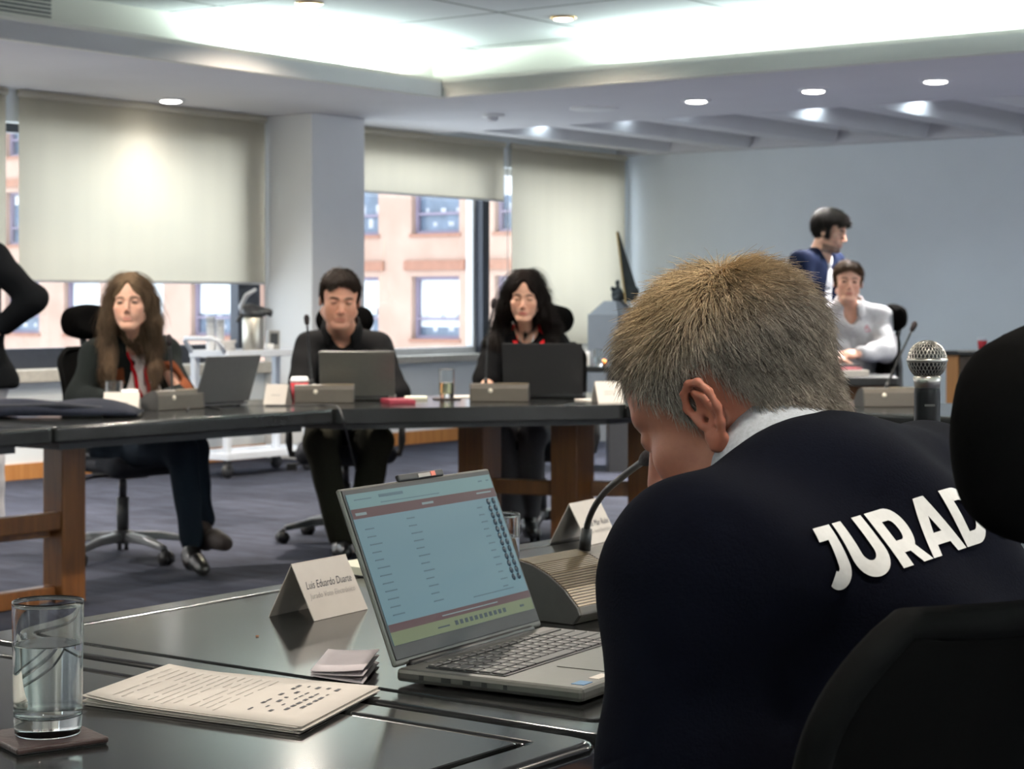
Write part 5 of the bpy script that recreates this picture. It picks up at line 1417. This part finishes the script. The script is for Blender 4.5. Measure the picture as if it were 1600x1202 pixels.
def on_surf(o, p, d):
    """nearest point on mesh object o to world point p, lifted by d"""
    me = o.data; L = Vector(o.parent.location) if o.parent else Vector()
    b = BVHTree.FromPolygons([tuple(v.co) for v in me.vertices], [tuple(f.vertices) for f in me.polygons])
    out = []
    for q in p:
        r = b.find_nearest(Vector(q) - L); out.append(r[0] + L + r[1] * d)
    return out

# ---- woman with long brown hair, dark cardigan, at the left
hc = at(204, 474, 8.86); hR = rot(.02, .02, -.03); k = 1.04
J = dict(neck=at(208, 532, 9.0), sl=at(255, 552, 9.18), sr=at(150, 556, 8.96), el=at(284, 616, 8.98), er=at(124, 622, 8.75), wl=at(246, 629, 8.68), wr=at(196, 631, 8.40),
         hl=at(236, 694, 9.36), hr=at(178, 700, 9.10), kl=at(300, 700, 8.95), kr=at(284, 706, 8.72), al=at(317, 812, 8.82), ar=at(300, 846, 8.68))
fw = (.62, -.78, 0)
r = thing('person', 'person with long brown hair in a dark cardigan with rust yoke and red lanyard', 'person', at(205, 880, 9.2))
body(r, J, fw, hc, hR, k, ((.62, .36, .26), (.50, .20, .17), (.12, .075, .05), (.05, .035, .03, 1)), True, wide=1.10,
     hands=[(J['wr'], (.75, .62, -.05), (0, 0, 1), 1, .25), (J['wl'], (-.4, -.9, -.1), (0, 0, 1), -1, .3)])
s = Sdf(); xx, yy, ax, sc, hcn = torso(s, J, fw, .004, bust=.8, depth=.95)
s.el(Vector(J['neck']) + yy * .075 - Z * .035, (.055, .07, .10), k=.01, op='-')
bl = add_sdf('blouse', s, .007, cloth('white_blouse', (.80, .74, .72)), r, wr(.003))
s = Sdf(); torso(s, J, fw, .020, bust=.8, depth=.95); sleeves(s, J, (.066, .058, .046))
s.rc(sc + yy * .21 - ax * .02, hcn + yy * .21 - ax * .1, .125, .14, .01, '-'); s.el(Vector(J['neck']) + yy * .08 - Z * .02, (.07, .09, .10), k=.01, op='-')
def tintj(Vt):
    q = Vt - np.array(sc)[None]; a = q @ np.array(ax); b = q @ np.array(yy); x = np.abs(q @ np.array(xx))
    m = (a < -.015) & (a > -.085) & (b > .0) & (x > .085) & (x < .150)
    c = np.tile(np.array((.010, .012, .0115)), (len(Vt), 1)); c[m] = (.13, .038, .016); return c
add_sdf('cardigan', s, .0065, mat('cardigan_knit', (.02, .02, .02), .95, noise_amt=.15, scale=140, bump=.25, bscale=220, spec=.05, attr='tint'), r, wr(.004), cattr=tintj)
M_lan = cloth('red_lanyard', (.38, .012, .018), .6, .05)
nb = Vector(J['neck'])
ribbon(r, [nb + xx * .06 - yy * .02 + ax * .02] + on_surf(bl, [nb + xx * .055 + yy * .12 - ax * (.04 + .05 * i) - xx * .008 * i for i in range(7)], .006), .018, yy, M_lan)
ribbon(r, [nb - xx * .06 - yy * .02 + ax * .02] + on_surf(bl, [nb - xx * .055 + yy * .12 - ax * (.04 + .05 * i) + xx * .014 * i for i in range(7)], .006), .018, yy, M_lan)
mb = MB(); pt = on_surf(bl, [nb + yy * .14 - ax * .19 - xx * .03], .006)[0]; mb.lathe([(.001, -.003), (.011, -.003), (.011, .003), (.001, .003)], pt, 16, yy); mb.build('pendant', M_brass, r, base=tuple(r.location))
sh = [Vector(q) for q in (at(158, 520, 8.95), at(176, 560, 8.84), at(200, 590, 8.76))]
sh2 = [Vector(q) for q in (at(240, 515, 9.0), at(250, 550, 8.92), at(258, 588, 8.84))]
T_ = lambda *p: Vector(np.array(hc) + np.array(hR) @ (np.array(p) * k))
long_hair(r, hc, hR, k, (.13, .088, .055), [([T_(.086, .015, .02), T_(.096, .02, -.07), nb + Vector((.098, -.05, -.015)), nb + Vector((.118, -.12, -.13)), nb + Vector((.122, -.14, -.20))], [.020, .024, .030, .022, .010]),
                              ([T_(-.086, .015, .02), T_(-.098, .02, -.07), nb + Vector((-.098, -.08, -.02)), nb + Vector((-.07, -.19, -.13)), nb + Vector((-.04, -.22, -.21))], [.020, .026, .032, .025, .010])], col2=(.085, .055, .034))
trousers(r, J, cloth('dark_jeans', (.008, .0115, .017), .9, .2, 200), rs=(.092, .070, .050))
M_shoe = mat('brown_suede', (.035, .024, .020), .7, noise_amt=.15, scale=80); M_blk = mat('black_leather', (.012, .012, .012), .35, noise_amt=.1, scale=80)
shoe(r, at(316, 830, 8.78), at(349, 848, 8.60), M_shoe, .0, r=.045)
shoe(r, at(299, 862, 8.66), at(316, 888, 8.52), M_blk, .02, r=.038)
tag_ = MB(); tag_.ball(at(294, 862, 8.66), (.022, .03, .04)); tag_.build('sock', cloth('white_sock', (.7, .7, .7)), r, base=tuple(r.location))

# ---- man in the black shirt
hc = at(531, 468, 9.32); hR = rot(.16, .26, .05); k = 1.12
J = dict(neck=at(534, 518, 9.60), sl=at(590, 545, 9.62), sr=at(484, 546, 9.58), el=at(618, 618, 9.42), er=at(466, 618, 9.36), wl=at(585, 628, 9.24), wr=at(520, 628, 9.22),
         hl=at(568, 682, 9.86), hr=at(510, 682, 9.84), kl=at(588, 690, 9.42), kr=at(500, 690, 9.38), al=at(560, 836, 9.50), ar=at(532, 838, 9.40))
fw = (.05, -1, 0)
r = thing('person', 'person with short dark hair in a black shirt looking down at a grey laptop', 'person', at(540, 862, 9.8))
body(r, J, fw, hc, hR, k, ((.55, .28, .19), (.45, .17, .12), (.035, .02, .014), (.03, .02, .015, 0), (.20, .10, .07, .25)), False, wide=1.16,
     hands=[(J['wr'], (.2, -.95, 0), (0, 0, 1), 1, .35), (J['wl'], (-.2, -.95, 0), (0, 0, 1), -1, .35)])
s = Sdf(); xx, yy, ax, sc, hcn = torso(s, J, fw, .016, depth=1.05); sleeves(s, J, (.072, .064, .048), cuff=.95)
nb = Vector(J['neck']); s.el(nb + yy * .085 + Z * .025, (.045, .07, .062), k=.012, op='-')
M_bs = cloth('black_shirt_cotton', (.0065, .0065, .007), .85, .12, 120)
st = add_sdf('shirt', s, .007, M_bs, r, wr(.005, (15, 12, 18)))
collar(r, nb + Z * .030 - Vector((0, .02, 0)), (0, -.28, 1), fw, M_bs, .092, .056, .52)
bt = MB()
for p in on_surf(st, [nb + yy * .16 - ax * (.095 + .085 * i) for i in range(4)], .002): bt.lathe([(.001, -.002), (.0075, -.002), (.0075, .003), (.001, .003)], p, 12, yy)
bt.build('buttons', M_paper, r, base=tuple(r.location))
cap_hair('hair', r, hc, hR, k, (.022, .014, .010), line=.076, vol=.008, n=9000, length=.03, sweep=(.4, .5, -.2), lift=.25)
M_ol = cloth('olive_trousers', (.020, .019, .013), .9, .15, 120)
trousers(r, J, M_ol, rs=(.10, .078, .062))
shoe(r, at(532, 852, 9.38), at(540, 862, 9.18), M_blk); shoe(r, at(562, 852, 9.48), at(580, 862, 9.30), M_blk)

# ---- woman with black hair and the red lanyard
hc = at(820, 464, 9.78); hR = rot(-.10, .22, .04); k = 1.0
J = dict(neck=at(822, 520, 9.95), sl=at(868, 540, 9.96), sr=at(776, 541, 9.95), el=at(880, 596, 9.75), er=at(760, 592, 9.80), wl=at(866, 622, 9.42), wr=at(765, 634, 9.46),
         hl=at(846, 664, 10.12), hr=at(796, 664, 10.1), kl=at(832, 684, 9.66), kr=at(780, 684, 9.66), al=at(828, 800, 9.92), ar=at(800, 802, 9.85))
fw = (-.05, -1, 0)
r = thing('person', 'person with long black hair in a black T-shirt with a bright red lanyard', 'person', at(822, 842, 10.0))
body(r, J, fw, hc, hR, k, ((.60, .34, .24), (.48, .12, .11), (.02, .012, .01), (.02, .015, .012, 0)), True, wide=1.08,
     hands=[(J['wr'], (.55, -.75, -.1), (0, 0, 1), 1, .3), (J['wl'], (-.3, -.9, -.1), (0, 0, 1), -1, .3)])
s = Sdf(); xx, yy, ax, sc, hcn = torso(s, J, fw, .012, bust=.8, depth=.95); sleeves(s, J, (.066, .062, .05), cuff=.12)
nb = Vector(J['neck']); s.el(nb + yy * .07 + Z * .03, (.060, .06, .06), k=.01, op='-')
M_bt = cloth('black_tshirt_cotton', (.005, .005, .0055), .95, .12, 120)
st = add_sdf('t_shirt', s, .007, M_bt, r, wr(.004))
M_lan2 = cloth('bright_red_lanyard', (.60, .018, .022), .6, .05)
for q in (1, -1):
    ribbon(r, [nb + xx * q * .062 + yy * .0 + ax * .045] + on_surf(st, [nb + xx * q * (.068 - .008 * i) + yy * .15 - ax * (.0 + .045 * i) for i in range(6)], .007), .024, yy, M_lan2)
ribbon(r, [nb + xx * .04 + yy * .05 + ax * .02] + on_surf(st, [nb + yy * .15 - ax * .12], .004) + [nb - xx * .04 + yy * .05 + ax * .02], .003, yy, M_chrome, 'necklace')
mb = MB(); pt = on_surf(st, [nb + yy * .15 - ax * .125], .006)[0]; mb.ball(pt, .011, 12, 8); mb.build('pendant', M_chrome, r, base=tuple(r.location))
T_ = lambda *p: Vector(np.array(hc) + np.array(hR) @ (np.array(p) * k))
long_hair(r, hc, hR, k, (.012, .009, .008), [([T_(.086, .018, .02), T_(.100, .025, -.07), nb + Vector((.125, -.02, .03)), nb + Vector((.140, -.08, -.10)), nb + Vector((.135, -.09, -.19))], [.024, .032, .038, .034, .015]),
                              ([T_(-.086, .018, .02), T_(-.100, .025, -.06), nb + Vector((-.120, -.02, .03)), nb + Vector((-.158, -.06, -.06)), nb + Vector((-.170, -.08, -.18))], [.024, .032, .038, .038, .018])], vol=.018)
trousers(r, J, cloth('grey_trousers', (.075, .072, .075), .9, .15, 120), rs=(.088, .068, .055))
shoe(r, at(800, 818, 9.82), at(802, 834, 9.62), M_blk); shoe(r, at(828, 815, 9.9), at(832, 832, 9.7), M_blk)

# ---- woman in the white shirt
hc = at(1325, 441, 11.98); hR = rot(-.06, .05, .05); k = 1.03
J = dict(neck=at(1326, 478, 12.08), sl=at(1374, 497, 12.1), sr=at(1282, 497, 12.08), el=at(1386, 548, 11.95), er=at(1272, 550, 11.9), wl=at(1342, 553, 11.66), wr=at(1300, 556, 11.65),
         hl=at(1352, 606, 12.2), hr=at(1300, 606, 12.2), kl=at(1352, 616, 11.8), kr=at(1296, 616, 11.8), al=at(1350, 742, 11.9), ar=at(1298, 742, 11.9))
fw = (-.15, -1, 0)
r = thing('person', 'person with pulled back hair in a white shirt seated by the far wall', 'person', at(1325, 770, 12.1))
body(r, J, fw, hc, hR, k, ((.60, .33, .24), (.50, .17, .14), (.10, .06, .04), (.03, .02, .015, 1)), True, wide=1.12,
     hands=[(J['wl'], (-1, -.15, -.05), (.1, -.5, .8), 1, .45), (J['wr'], (.8, -.3, -.3), (0, 0, 1), 1, .3)])
s = Sdf(); xx, yy, ax, sc, hcn = torso(s, J, fw, .020, bust=.7, depth=1.05); sleeves(s, J, (.074, .072, .046), cuff=.92)
nb = Vector(J['neck']); s.el(nb + yy * .10 + Z * .0, (.045, .08, .10), k=.012, op='-')
M_ws = cloth('white_shirt_cotton', (.37, .37, .39), .8, .12, 90)
st = add_sdf('shirt', s, .007, M_ws, r, wr(.006, (15, 12, 18)))
collar(r, nb + Z * .022 - Vector((0, .015, 0)), (0, -.25, 1), fw, M_ws, .086, .054, .60, fold=.030)
ribbon(r, on_surf(st, [nb + yy * .16 - ax * (.12 + .05 * i) for i in range(7)], .0012), .026, yy, cloth('white_placket', (.34, .34, .36)), 'placket')
em = MB()
e0 = on_surf(st, [nb + xx * .095 + yy * .16 - ax * .10], .004)[0]
for a, b in (((0, .022), (-.022, -.016)), ((0, .022), (.022, -.016)), ((-.022, -.016), (.022, -.016)), ((-.008, .0), (.010, .004))):
    em.bar(e0 + xx * a[0] + Z * a[1], e0 + xx * b[0] + Z * b[1], .005, .003, yy)
em.build('chest_emblem', cloth('faded_red_print', (.45, .20, .22)), r, base=tuple(r.location))
cap_hair('hair', r, hc, hR, k, (.085, .050, .030), line=.078, vol=.006, n=8000, length=.05, sweep=(0, 1.2, -.1), lift=.02, r=.0013)
trousers(r, J, cloth('dark_trousers', (.012, .012, .014)), rs=(.098, .075, .06), hip=.01)
shoe(r, at(1350, 762, 11.85), at(1352, 774, 11.65), M_blk); shoe(r, at(1298, 762, 11.85), at(1296, 774, 11.65), M_blk)

# ---- standing man in the navy blazer
hc = at(1297, 362, 12.75); hR = rot(1.05, .30, .0); k = 1.08
J = dict(neck=at(1281, 398, 12.78), sl=at(1302, 412, 12.98), sr=at(1252, 412, 12.58), el=at(1306, 476, 13.05), er=at(1250, 480, 12.5), wl=at(1318, 530, 12.95), wr=at(1270, 535, 12.35),
         hl=at(1276, 538, 12.95), hr=at(1246, 538, 12.72), kl=at(1288, 645, 12.95), kr=at(1250, 645, 12.65), al=at(1272, 748, 13.05), ar=at(1236, 746, 12.75))
fw = (.85, -.5, 0)
r = thing('person', 'person with dark hair and navy blazer standing bent forward by the far wall', 'person', at(1260, 765, 12.85))
body(r, J, fw, hc, hR, k, ((.50, .30, .22), (.40, .17, .14), (.02, .014, .01), (.02, .015, .012, 0), (.05, .035, .028, .75)), False,
     hands=[(J['wr'], (.3, -.2, -.95), (.3, -.9, 0), 1, .5), (J['wl'], (.3, -.2, -.95), (.3, .9, 0), -1, .5)])
s = Sdf(); xx, yy, ax, sc, hcn = torso(s, J, fw, .006, depth=1.0); nb = Vector(J['neck'])
s.el(nb + yy * .075 + Z * .02, (.055, .055, .055), k=.01, op='-')
ts = add_sdf('t_shirt', s, .007, cloth('white_tshirt_cotton', (.42, .43, .46)), r, wr(.003))
pr_ = MB()
for i in range(3):
    q = on_surf(ts, [nb + yy * .15 - ax * (.20 + .035 * i) + xx * (.015 * (i % 2)), nb + yy * .15 - ax * (.20 + .035 * i) - xx * .06], .003); pr_.bar(q[0], q[1], .009, .003, yy)
pr_.build('shirt_print', cloth('grey_print', (.16, .17, .20)), r, base=tuple(r.location))
s = Sdf(); torso(s, J, fw, .024, depth=1.1); sleeves(s, J, (.074, .062, .050))
s.rc(nb + yy * .2 - ax * .02 - xx * .02, hcn + yy * .24 - ax * .1 - xx * .02, .115, .12, .012, '-'); s.el(nb + yy * .07 + Z * .03, (.07, .075, .09), k=.012, op='-')
add_sdf('blazer', s, .007, cloth('navy_blazer_cloth', (.006, .010, .028), .9, .12, 120), r, wr(.004))
trousers(r, J, cloth('charcoal_trousers', (.015, .015, .02)), rs=(.098, .072, .055))
cap_hair('hair', r, hc, hR, k, (.014, .011, .010), line=.072, vol=.011, n=9000, length=.04, sweep=(.2, .1, .3), lift=.6)
shoe(r, at(1270, 755, 13.03), at(1292, 764, 12.95), M_blk); shoe(r, at(1236, 755, 12.73), at(1258, 765, 12.65), M_blk)

# ---- person standing at the left edge, arm akimbo
hc = at(-74, 318, 10.1); hR = rot(2.4, .05, 0); k = 1.06
J = dict(neck=at(-66, 372, 10.12), sl=at(-128, 402, 10.3), sr=at(-12, 406, 10.0), el=at(-160, 480, 10.3), er=at(52, 468, 9.98), wl=at(-120, 540, 10.1), wr=at(2, 512, 9.98),
         hl=at(-88, 600, 10.25), hr=at(-22, 600, 10.1), kl=at(-86, 720, 10.2), kr=at(-16, 720, 10.05), al=at(-80, 825, 10.3), ar=at(-10, 825, 10.1))
fw = (.3, .95, 0)
r = thing('person', 'standing person in a dark jacket, hand on hip, cut by the left edge', 'person', at(-50, 838, 10.15))
body(r, J, fw, hc, hR, k, ((.45, .25, .18), (.36, .14, .10), (.03, .02, .015), (.03, .02, .015, 1)), False, h=.006, hands=[(J['wr'], (-.9, .1, -.35), (.2, -.95, .2), 1, .6), (J['wl'], (.1, -.1, -1), (-1, 0, 0), 1, .4)])
s = Sdf(); xx, yy, ax, sc, hcn = torso(s, J, fw, .03, depth=1.1); sleeves(s, J, (.078, .068, .050), cuff=.9)
s.rc(J['hl'], J['hr'], .125, .135, .05); s.rc(Vector(J['hr']) + Vector((.0, 0, .12)), Vector(J['hr']) + Vector((.06, 0, .02)), .10, .10, .05)
s.cut(hcn - Z * .02, (0, 0, -1), .02); s.el(Vector(J['neck']) + Z * .06, (.075, .075, .07), k=.01, op='-')
add_sdf('jacket', s, .008, cloth('dark_jacket_cloth', (.005, .0055, .0065), .9, .15, 100), r, wr(.006))
trousers(r, J, cloth('light_grey_trousers', (.42, .42, .44), .9, .12, 90), rs=(.098, .072, .058))
cap_hair('hair', r, hc, hR, k, (.02, .014, .010), vol=.012, n=1500)
shoe(r, at(-80, 833, 10.28), at(-70, 828, 10.5), M_blk); shoe(r, at(-10, 833, 10.08), at(0, 828, 10.3), M_blk)
# ---- the grey-haired man close to the camera, seen from behind
hc = at(1146, 628, 1.87); yaw = math.radians(-123); hR = rot(yaw, .56, .05); k = 1.05
A = np.array(hR); HC = np.array(hc)
def T(*p): return HC + A @ (np.array(p) * k)
c7 = at(1300, 762, 1.79)
J = dict(neck=c7, sl=at(1108, 925, 1.63), sr=at(1450, 812, 1.98), el=at(1078, 1240, 1.60), er=W(2.02, -.92, .80), wl=W(1.74, -1.0, .68), wr=W(2.1, -1.10, .80),
         hl=Vector((.33, 1.50, .54)), hr=Vector((.49, 1.74, .54)), kl=W(1.28, -1.02, .55), kr=W(1.72, -1.05, .55), al=W(1.3, -1.02, .10), ar=W(1.75, -1.05, .10))
fw = (-.80, .60, 0)
r = thing('person', 'person with short grey-blond hair in a navy sweater lettered in white, back to the camera', 'person', Vector((.36, 1.62, 0)))
s = Sdf(); head_sdf(s, hc, hR, k, False, fine=True)
s.rc(T(0, .030, -.045), c7 + Vector((-.03, .015, -.01)), .060, .068, .03); s.rc(T(0, -.02, -.07), c7 + Vector((-.09, .06, -.06)), .050, .055, .03)
torso(s, J, fw, -.02, depth=.95)
for q in 'lr': limb(s, [J['s' + q], J['e' + q], J['w' + q]], (.046, .040, .027), .03)
hand(s, J['wl'], (.2, .95, -.05), (0, 0, 1), -1, .35); hand(s, J['wr'], (-.6, .75, -.05), (0, 0, 1), 1, .35)
Vt, Q = s.mesh(.0030)
ql = (Vt - HC[None]) @ A / k
sk = face_tint(Vt, hc, hR, k, (.35, .145, .095), (.30, .10, .08), (.22, .17, .12), (.04, .03, .02, 0))
# redder ears
er_ = np.clip(1 - np.abs(np.abs(ql[:, 0]) - .088) / .022, 0, 1) * (np.abs(ql[:, 1] - .012) < .04) * (np.abs(ql[:, 2]) < .045)
sk = sk * (1 - .55 * er_[:, None]) + np.array((.42, .125, .075))[None] * .55 * er_[:, None]
def scalp(q):
    """hairline: how far a point in head space lies inside the haired area"""
    y, z, x = q[:, 1], q[:, 2], np.abs(q[:, 0])
    zl = np.interp(y, [-.11, -.078, -.070, -.046, -.030, -.012, -.004, .002, .028, .036, .050, .075, .12], [.2, .100, .084, .064, .034, -.004, -.006, .034, .036, .000, -.040, -.062, -.066])
    return z - zl
inh = np.clip(scalp(ql) / .006, 0, 1) * (np.linalg.norm(ql - np.array((0, .01, .02)), axis=1) < .15) * (ql[:, 2] > -.09)
earm = (np.abs(ql[:, 0]) > .0805) & (np.abs(ql[:, 1] - .013) < .036) & (ql[:, 2] < .034)
inh = inh * ~earm
sk = sk * (1 - .8 * inh[:, None]) + np.array((.075, .058, .042))[None] * .8 * inh[:, None]
mesh_np('body', Vt, Q, M_skin, r, tuple(r.location), cattr=sk)
# hair, grown from the head itself
sel = inh > .5
keep = sel[Q].all(1)
Qh = Q[keep]; used = np.unique(Qh); mp_ = -np.ones(len(Vt), dtype=int); mp_[used] = np.arange(len(used))
Vh, Qh = Vt[used], mp_[Qh]
WH = np.array((.012, .062, .108))
def loc(p): return (p - HC[None]) @ A / k
def flow(p):
    q = loc(p); d = q - WH[None]; d /= np.linalg.norm(d, axis=1, keepdims=True) + 1e-9
    low = np.clip((.075 - q[:, 2]) / .06, 0, 1)[:, None]
    d = d * (1 - .75 * low) + np.array((0, .15, -1.0))[None] * low * 1.1
    d += np.array((-.25, .0, 0))[None] * (1 - low)
    return d @ A.T
def length(p):
    q = loc(p); t = np.clip((q[:, 2] + .05) / .12, 0, 1)
    return (.013 + .022 * t) * np.where(q[:, 1] < -.04, .62, 1.0)
NH = 26000
P, p0 = grow(Vh, Qh, NH, flow, 4, length, .62, RNG, jit=.20)
q0 = loc(p0)
top = np.clip((q0[:, 2] - .045) / .05, 0, 1) * np.clip((q0[:, 1] + .06) / .06, 0, 1)
blond = np.array((.41, .295, .165)); grey = np.array((.335, .30, .26))
colr = grey[None] * (1 - top[:, None]) + blond[None] * top[:, None]
cl = np.sin(q0[:, 0] * 160 + 3 * np.sin(q0[:, 1] * 90)) * np.sin(q0[:, 1] * 140 + q0[:, 2] * 120)
colr = colr * (1 + .30 * cl + .9 * (RNG.random(NH) - .5))[:, None]
sv, sq = strand_mesh(P, np.full(NH, .00046))
mesh_np('hair', sv, sq, M_hairm, r, tuple(r.location), cattr=np.repeat(colr, len(sv) // NH, 0))
# eyebrow hairs
# sweater
s = Sdf()
xx, yy, ax, sc, hcn = torso(s, J, fw, .010, depth=1.25)
s.el(c7 - ax * .10 - yy * .010 , (.15, .10, .12), np.array(Matrix((xx, yy, ax)).transposed()), .07)
s.rc(c7 - ax * .015, Vector(J['sl']) + Z * .012, .062, .068, .06); s.rc(c7 - ax * .015, Vector(J['sr']) + Z * .012, .062, .068, .06)
limb(s, [J['sl'], J['el'], Vector(J['el']).lerp(Vector(J['wl']), .9)], (.080, .064, .044), .05)
limb(s, [J['sr'], J['er'], Vector(J['er']).lerp(Vector(J['wr']), .9)], (.078, .064, .044), .05)
nk = (Vector(T(0, .03, -.05)) - c7).normalized()
s.rc(c7 - nk * .01 + Vector((-.035, .02, 0)), c7 + nk * .2 + Vector((-.035, .02, 0)), .066, .075, .012, '-')
s.el(c7 + yy * .10 - Z * .01, (.07, .07, .09), k=.012, op='-')
M_sw = cloth('navy_sweater_jersey', (.0018, .0022, .0052), .95, .10, 260)
sw = add_sdf('sweater', s, .006, M_sw, r, wr(.0050, (21, 15, 17), 2.0))
# shirt collar standing round the neck
M_col = cloth('pale_grey_shirt', (.40, .43, .47), .85, .06, 300)
cb = c7 + Vector((-.035, .02, 0)) + nk * .022
collar(r, cb, nk, Vector(fw) - Z * .6, M_col, .074, .046, .35, 'shirt_collar', .010)
# white lettering across the back, laid on the knit
def letter(ch):
    q = []; t_ = .27
    def strip(A_, B_, n=3):
        for i in range(n):
            f0, f1 = i / n, (i + 1) / n
            for j in range(6):
                g0, g1 = j / 6, (j + 1) / 6
                P_ = lambda f, g: tuple((A_[0][c] * (1 - f) + A_[1][c] * f) * (1 - g) + (B_[0][c] * (1 - f) + B_[1][c] * f) * g for c in (0, 1))
                q.append([P_(f0, g0), P_(f1, g0), P_(f1, g1), P_(f0, g1)])
    def arc(cx, cy, rx, ry, a0, a1, tx=t_, ty=t_, n=16):
        for i in range(n):
            b0, b1 = a0 + (a1 - a0) * i / n, a0 + (a1 - a0) * (i + 1) / n
            for j in range(3):
                g0, g1 = j / 3, (j + 1) / 3
                P_ = lambda b_, g: (cx + (rx - tx * g) * math.cos(b_), cy + (ry - ty * g) * math.sin(b_))
                q.append([P_(b0, g0), P_(b1, g0), P_(b1, g1), P_(b0, g1)])
    if ch == 'J':
        strip(((.08, 1), (.62, 1)), ((.08, .77), (.62, .77))); strip(((.35, 1), (.62, 1)), ((.35, .34), (.62, .34))); arc(.30, .34, .32, .34, 0, -2.35); w = .66
    if ch == 'U':
        strip(((0, 1), (t_, 1)), ((0, .43), (t_, .43))); strip(((.86 - t_, 1), (.86, 1)), ((.86 - t_, .43), (.86, .43))); arc(.43, .43, .43, .43, PI, 2 * PI); w = .90
    if ch == 'R':
        strip(((0, 1), (t_, 1)), ((0, 0), (t_, 0))); strip(((t_, 1), (.46, 1)), ((t_, .79), (.46, .79))); strip(((t_, .44), (.46, .44)), ((t_, .23), (.46, .23)))
        arc(.46, .615, .36, .385, PI / 2, -PI / 2, .27, .22); strip(((.36, .36), (.62, .36)), ((.58, 0), (.88, 0))); w = .90
    if ch == 'A':
        strip(((.36, 1), (.64, 1)), ((-.06, 0), (.22, 0))); strip(((.36, 1), (.64, 1)), ((.78, 0), (1.06, 0))); strip(((.2, .38), (.8, .38)), ((.2, .18), (.8, .18))); w = 1.04
    if ch == 'D':
        strip(((0, 1), (t_, 1)), ((0, 0), (t_, 0))); strip(((t_, 1), (.42, 1)), ((t_, .77), (.42, .77))); strip(((t_, .23), (.42, .23)), ((t_, 0), (.42, 0))); arc(.42, .5, .46, .5, PI / 2, -PI / 2, .27, .23); w = .94
    if ch == 'O':
        arc(.52, .5, .52, .52, 0, 2 * PI, .27, .25, 30); w = 1.06
    return q, w
bm = bmesh.new(); xo = 0.0; x5 = 0
for ch in 'JURADO':
    qs, w_ = letter(ch)
    for q in qs:
        bm.faces.new([bm.verts.new((p[0] + xo, p[1], 0)) for p in q])
    xo += w_ + .06
    if ch == 'D': x5 = xo
bmesh.ops.remove_doubles(bm, verts=bm.verts, dist=1e-5)
bvh = BVHTree.FromPolygons([tuple(v.co) for v in sw.data.vertices], [tuple(f.vertices) for f in sw.data.polygons])
RL = Vector(r.location)
def hit(px, py):
    o = Vector((0, 0, EYE)); h_ = bvh.ray_cast(o - RL, (at(px, py, 2) - o).normalized()); return h_[0] + RL, h_[1]
(P0, n0), (P1, n1), (Pm, nm) = hit(1292, 930), hit(1553, 842), hit(1410, 860)      # where the word begins and ends on the back
dirx = (P1 - P0).normalized(); nrm = (n0 + n1 + nm).normalized(); nrm = (nrm - dirx * nrm.dot(dirx)).normalized(); diry = nrm.cross(dirx)
if diry.z < 0: diry = -diry
scx = (P1 - P0).length / x5
CAPH = .053                                  # letter height
n_ok = 0
for v in bm.verts:
    p = P0 + dirx * (v.co.x * scx) + diry * v.co.y * CAPH
    h_ = bvh.ray_cast(p + nrm * .3 - RL, -nrm)
    if h_[0] is None: h_ = bvh.find_nearest(p - RL)
    n_ok += 1; v.co = h_[0] + nrm * .0025
me = bpy.data.meshes.new('white_lettering'); bm.to_mesh(me); bm.free(); me.materials.append(mat('white_print', (.62, .63, .62), .75, noise_amt=.04, scale=200))
wl_ = new_obj('white_lettering', me, sw)
trousers(r, J, cloth('dark_blue_trousers', (.012, .014, .02)), rs=(.10, .075, .055))
shoe(r, W(1.3, -1.0, .09), W(1.28, -1.22, .05), M_blk); shoe(r, W(1.75, -1.03, .09), W(1.75, -1.25, .05), M_blk)
